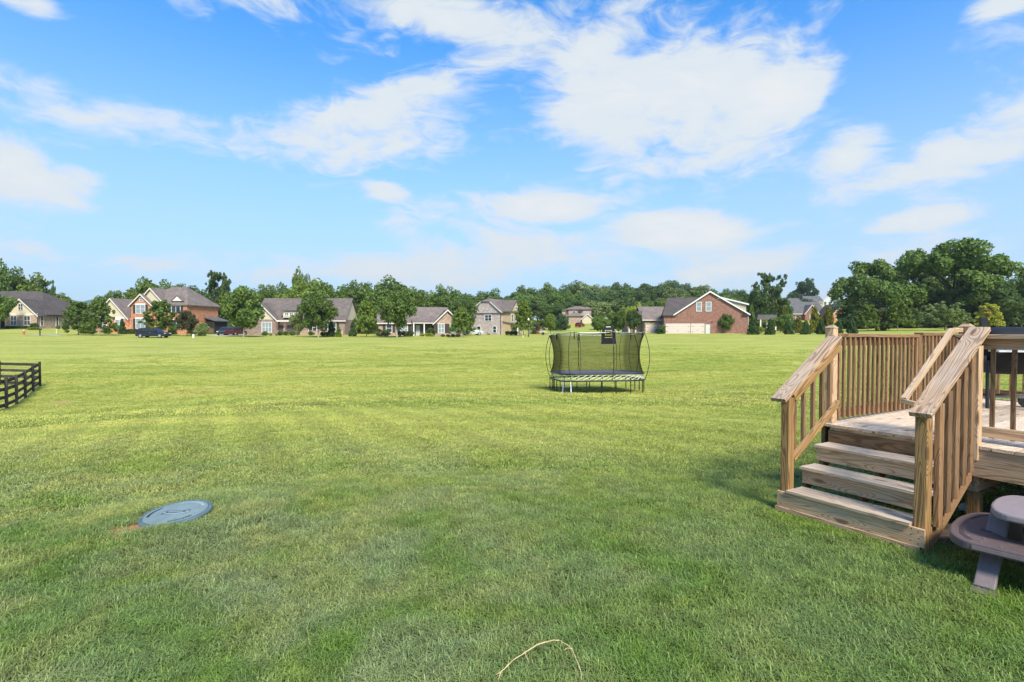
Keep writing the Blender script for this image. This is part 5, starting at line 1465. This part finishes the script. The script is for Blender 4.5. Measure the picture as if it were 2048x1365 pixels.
for oi, px in enumerate((530, 560, 572, 584, 622)): shrub(ORD[oi] + ' green shrub along the dormered bungalow bed, counted from its triple window', px, 107, 663, 15, 'mid', 'bush2', 'shrubs in the bungalow porch bed')
for oi, px in enumerate((541, 553, 577)): shrub(ORD[oi] + ' tiny yellow shrub in the porch bed, counted from the triple window', px, 106, 668, 7, 'yellow', 'bush1', 'yellow shrubs in the bungalow porch bed')
for oi, px in enumerate((645, 652)): shrub(ORD[oi] + ' clipped hedge plant beyond the dense round-crowned tree', px, 100, 664, 12, 'mid', 'bush1', 'clipped hedge before the dormered bungalow')
for oi, px in enumerate((760, 772)): shrub(ORD[oi] + ' grey-green shrub by the low bungalow, counted from its far end', px, 101, 660, 22, 'soft', 'bush2', 'grey-green shrubs by the low bungalow')
for oi, px in enumerate((799, 808, 817, 823)): shrub(ORD[oi] + ' clipped green shrub from the pale trunk towards the white columns', px, 100.5, 662, 12, 'mid', 'bush1', 'clipped shrubs before the low bungalow')
for oi, px in enumerate((845, 855, 862)): shrub(ORD[oi] + ' yellow-green clipped shrub at the low bungalow, counted from the columns', px, 99, 667, 13, 'yellow', 'bush1', 'yellow shrubs at the low bungalow porch')
shrub('dark shrub beside the low bungalow porch', 862, 101, 656, 20, 'dark')
for oi, px in enumerate((886, 896, 906, 916)): shrub(ORD[oi] + ' low dark shrub under the shuttered windows, counted from the porch', px, 99, 669, 12, 'dark', 'bush2', 'low shrubs under the shuttered windows')
shrub('dark evergreen shrub by the whitewashed wall', 955, 112, 664, 13)
for oi, px in enumerate((1015, 1023, 1031)): shrub(ORD[oi] + ' clipped hedge plant from the whitewashed wall along its porch', px, 108, 662, 12, 'ever', 'bush1', 'hedge at the whitewashed house porch')
shrub('dark round shrub beside the stone house garage door', 1320, 110, 656, 22, 'dark'); shrub('upright shrub between the stone and red brick garages', 1327, 111, 650, 12, 'mid')
shrub('small round shrub before the distant cream garage', 1173, 175, 660, 14, 'dark')
for oi, px in enumerate((1428, 1441, 1457)): shrub(ORD[oi] + ' low dark shrub past the pale green door, by the brick wall', px, 111, 662, 15, 'dark', 'bush2', 'low shrubs at the foot of the red brick wall')
for oi, px in enumerate((1466, 1476, 1486)): shrub(ORD[oi] + ' white hydrangea by the brick wall, counted from the round-headed tree', px, 109.5, 657, 16, 'white', 'bush1', 'white hydrangeas beside the red brick wall', 'hydrangea')
shrub('yellow-green shrub beneath the patio cover', 1521, 112, 653, 14, 'yellow')
for i, (a, b, hh, lf) in enumerate(((1.9, 2.9, .30, 'mid'), (2.4, 2.3, .24, 'dark'), (2.9, 3.4, .34, 'mid'), (2.1, 3.9, .32, 'dark'), (3.2, 2.6, .28, 'bright'), (2.6, 4.4, .34, 'dark'), (1.5, 3.3, .22, 'dark'))):
    p = dk(a, b)
    o = thing('ground_plant', 'small leafy plant growing in the shade under the deck', 'plant', (p.x, p.y, gz(p.x, p.y)), i, 'plants in the shade under the deck')
    k = ('bush1', lf)
    if k not in _tmesh:
        am = TREE['bush1'][0].copy(); am.materials.clear(); am.materials.append(LEAF[lf]); _tmesh[k] = am
    link('foliage', _tmesh[k], None, o, scale=(.5, .5, hh))

# ------------------------------------------------------------------ cars
M_GLASS = glass('car_glass', (.02, .024, .03), .05)
M_TYRE = plain('tyre_rubber', (.02, .02, .02), .85)
M_RIM = plain('alloy_rim', (.45, .46, .48), .35, .6)
M_RED = plain('red_lens', (.35, .015, .015), .3)
M_LAMP = plain('clear_lens', (.7, .7, .68), .2)
def car(name, label, px, Y, rz, col, L=4.7, wdt=1.86, hh=1.68, group=None):
    X = px2x(px, Y)
    C = thing(name, label, 'car', (X, Y, gz(X, Y) - .02), rz, group)
    paint = plain('car_paint_%.2f_%.2f_%.2f' % col, col, .25, .3, .02)
    k = L / 2
    low = [(-k, .42), (-k + .06, .30), (k - .1, .28), (k, .42), (k - .02, .72), (k - .25, .88), (k - 1.15, 1.02), (-k + .12, 1.06), (-k - .02, .85)]
    b = MB().prism(low, -wdt / 2, wdt / 2, 'y').build('body', paint, C, bevel=.06)
    cab = [(-k + .14, 1.05), (k - 1.20, 1.02), (k - 1.95, hh - .06), (k - 2.5, hh), (-k + .75, hh - .02), (-k + .45, hh - .10)]
    gl = MB().prism(cab, -wdt / 2 + .13, wdt / 2 - .13, 'y').build('cabin_glass', M_GLASS, C, bevel=.05)
    roof = [(-k + .42, hh - .12), (k - 1.98, hh - .09), (k - 2.5, hh + .015), (-k + .75, hh + .0)]
    MB().prism(roof, -wdt / 2 + .16, wdt / 2 - .16, 'y').build('roof_panel', paint, C, bevel=.03)
    for s in (-1, 1):
        y = s * (wdt / 2 - .125)
        for x0, x1, z0, z1 in ((k - 1.22, k - 1.98, 1.0, hh - .06), (-.10, -.14, 1.0, hh - .04), (-k + .95, -k + 1.02, 1.0, hh - .06), (-k + .16, -k + .48, 1.0, hh - .08)):
            MB().tube([(x0, y, z0), (x1, y * .985, z1)], .045, 5).build('pillar', paint, C)
        for x in (-k + .85, k - .88):
            whl = MB().lathe([(0, -.11), (.25, -.11), (.345, -.09), (.355, 0), (.345, .09), (.25, .11), (0, .11)], 22, axis='y').build('wheel', M_TYRE, C, loc=(x, s * (wdt / 2 - .08), .355))
            MB().lathe([(0, -.02), (.07, -.02), (.20, -.01), (.225, .0), (.225, .02), (0, .02)], 14, axis='y').build('rim', M_RIM, whl, loc=(0, s * .11, 0))
        MB().box(-k - .025, -k + .16, s * (wdt / 2 - .16) - .12, s * (wdt / 2 - .16) + .12, .86, 1.02).build('tail_light', M_RED, C)
        MB().box(k - .30, k - .02, s * (wdt / 2 - .22) - .16, s * (wdt / 2 - .22) + .16, .70, .84).build('headlight', M_LAMP, C)
        MB().box(k - 1.62, k - 1.42, s * (wdt / 2 + .07) - .09, s * (wdt / 2 + .07) + .09, 1.02, 1.18).build('mirror', paint, C)
        MB().box(-.1, .12, s * (wdt / 2 + .012) - .012, s * (wdt / 2 + .012) + .012, .88, .92).build('door_handle', M_RIM, C)
    MB().box(k - .03, k + .01, -.55, .55, .45, .68).build('grille', M_TYRE, C)
    MB().box(-k + .5, -k + 1.4, -wdt / 2 + .005, -wdt / 2 + .03, .25, .33).build('sill', M_TYRE, C)
    return C
car('parked_car', 'dark grey compact crossover parked before the orange brick house', 307, 92, R(0), (.028, .032, .042), 5.0)
car('parked_car', 'grey-blue car parked nose out beside the broad maple', 452, 108, R(-84), (.060, .072, .095), 4.6)
car('parked_car', 'dark red-lit car parked tail out beside the broad maple', 472, 108, R(82), (.10, .028, .03), 4.7)
car('parked_car', 'white car half hidden beside the whitewashed house', 944, 108, R(15), (.62, .62, .60), 4.4, hh=1.45)
car('parked_car', 'pale silver car parked past the street lamp', 1073, 125, R(70), (.42, .43, .44), 4.5, hh=1.5)
car('parked_car', 'small dark red car far behind the trampoline', 1160, 178, R(60), (.20, .02, .025), 4.3, hh=1.5)

# ------------------------------------------------------------------ small street things
def spot(px, Y): X = px2x(px, Y); return (X, Y, gz(X, Y))
hy = thing('fire_hydrant', 'red fire hydrant with silver cap on the lawn edge', 'hydrant', spot(48, 99))
MB().lathe([(0, 0), (.20, 0), (.20, .06), (.13, .08), (.13, .58), (.17, .60), (.17, .66), (0, .66)], 14).build('barrel', plain('hydrant_red', (.55, .09, .05), .5), hy, smooth=False)
MB().lathe([(0, .66), (.16, .66), (.14, .76), (.07, .84), (.04, .86), (.04, .92), (0, .92)], 14).build('bonnet', plain('hydrant_silver', (.55, .55, .53), .4), hy)
for s in (-1, 1): MB().lathe([(0, 0), (.07, 0), (.07, .10), (.04, .12), (0, .12)], 10, axis='x').build('nozzle', plain('hydrant_red', (.55, .09, .05)), hy, loc=(.13 * s, 0, .45), rot=(0, 0, 0 if s > 0 else math.pi))
mb = thing('mailbox', 'black mailbox on a black post beside the concrete drive', 'mailbox', spot(80, 95))
MB().box(-.06, .06, -.06, .06, -.1, 1.0).build('post', M_BLK, mb)
MB().prism([(-.11, 1.0), (.11, 1.0), (.11, 1.14), (.08, 1.22), (0, 1.25), (-.08, 1.22), (-.11, 1.14)], -.28, .28, 'y').build('box', M_BLK, mb)
MB().box(.112, .13, -.1, -.06, 1.1, 1.3).build('flag', plain('flag_white', (.7, .68, .66)), mb)
lp = thing('yard_light', 'white globe yard lamp on a pale post by the tan house side wall', 'lamp', spot(113, 104))
MB().tube([(0, 0, -.1), (0, 0, 1.25)], .05, 8).build('post', WHITE, lp); MB().lathe([(0, 1.25), (.14, 1.25), (.18, 1.32), (.15, 1.45), (0, 1.48)], 10).build('lamp_head', WHITE, lp)
ut = thing('utility_pedestal', 'small white utility pedestal in the grass beside the magnolia', 'utility box', spot(387, 92))
MB().box(-.13, .13, -.13, .13, -.1, .55).build('box', WHITE, ut, bevel=.02); MB().box(-.15, .15, -.15, .15, .55, .62).build('cap', WHITE, ut, bevel=.02)
sl = thing('street_lamp', 'slim black street lamp with white acorn globe', 'street lamp', spot(1057, 99))
MB().tube([(0, 0, -.1), (0, 0, .5), (0, 0, 2.95)], [.09, .06, .04], 8).build('pole', M_BLK, sl)
MB().lathe([(0, 2.95), (.08, 2.95), (.17, 3.08), (.16, 3.25), (.08, 3.38), (.03, 3.46), (0, 3.46)], 12).build('globe', WHITE, sl)
MB().lathe([(0, 0), (.13, 0), (.13, .12), (.08, .2), (0, .2)], 10).build('base', M_BLK, sl)
st = thing('marker_stake', 'short pale marker stake on the lawn before the whitewashed house', 'stake', spot(1046, 94))
MB().box(-.05, .05, -.03, .03, -.05, .45).build('stake', TRIM, st)
kv = thing('utility_cart', 'pale covered trailer beside the crape myrtle', 'trailer', spot(1086, 112))
MB().box(-.8, .8, -.4, .4, .35, .8).build('body', plain('tan_canvas', (.46, .36, .26), .8), kv, bevel=.1)
for s in (-1, 1): MB().lathe([(0, -.08), (.28, -.08), (.28, .08), (0, .08)], 14, axis='y').build('wheel', M_TYRE, kv, loc=(0, s * .42, .28))
a, b = px2x(58, 96), px2x(122, 96)
q = []
vs, fs = [], []
for i in range(13):
    for j in range(5):
        x, y = a + (b - a) * i / 12, 95 + 2.4 * j / 4 + .3 * math.sin(i * .4)
        vs.append((x, y, gz(x, y) + .03))
for i in range(12):
    for j in range(4):
        k = i * 5 + j; fs.append((k, k + 5, k + 6, k + 1))
tag(link('driveway', new_mesh('driveway', vs, fs), CONC), 'pale concrete drive apron by the mailbox', None, kind='structure')
vs, fs = [], []
for i in range(9):
    for j in range(9):
        x, y = px2x(434, 108) + 5.6 * i / 8, 101 + 13 * j / 8
        vs.append((x, y, gz(x, y) + .03))
for i in range(8):
    for j in range(8):
        k = i * 9 + j; fs.append((k, k + 9, k + 10, k + 1))
tag(link('driveway', new_mesh('driveway', vs, fs), CONC), 'pale concrete drive under the two parked cars', None, kind='structure')
# ------------------------------------------------------------------ air
hz = MB().box(-3000, 3000, -80, 2450, -4, 150).build('haze', None)
hzm, hzt, hzo = material('haze_air')
hzv = hzt.n('ShaderNodeVolumePrincipled', i={'Color': (.80, .90, 1.0, 1), 'Density': .00013, 'Anisotropy': .2})
hzt.t.links.new(hzv.outputs[0], hzo.inputs['Volume'])
hz.data.materials.append(hzm)
tag(hz, 'thin blue summer haze over the fields', None, kind='stuff')
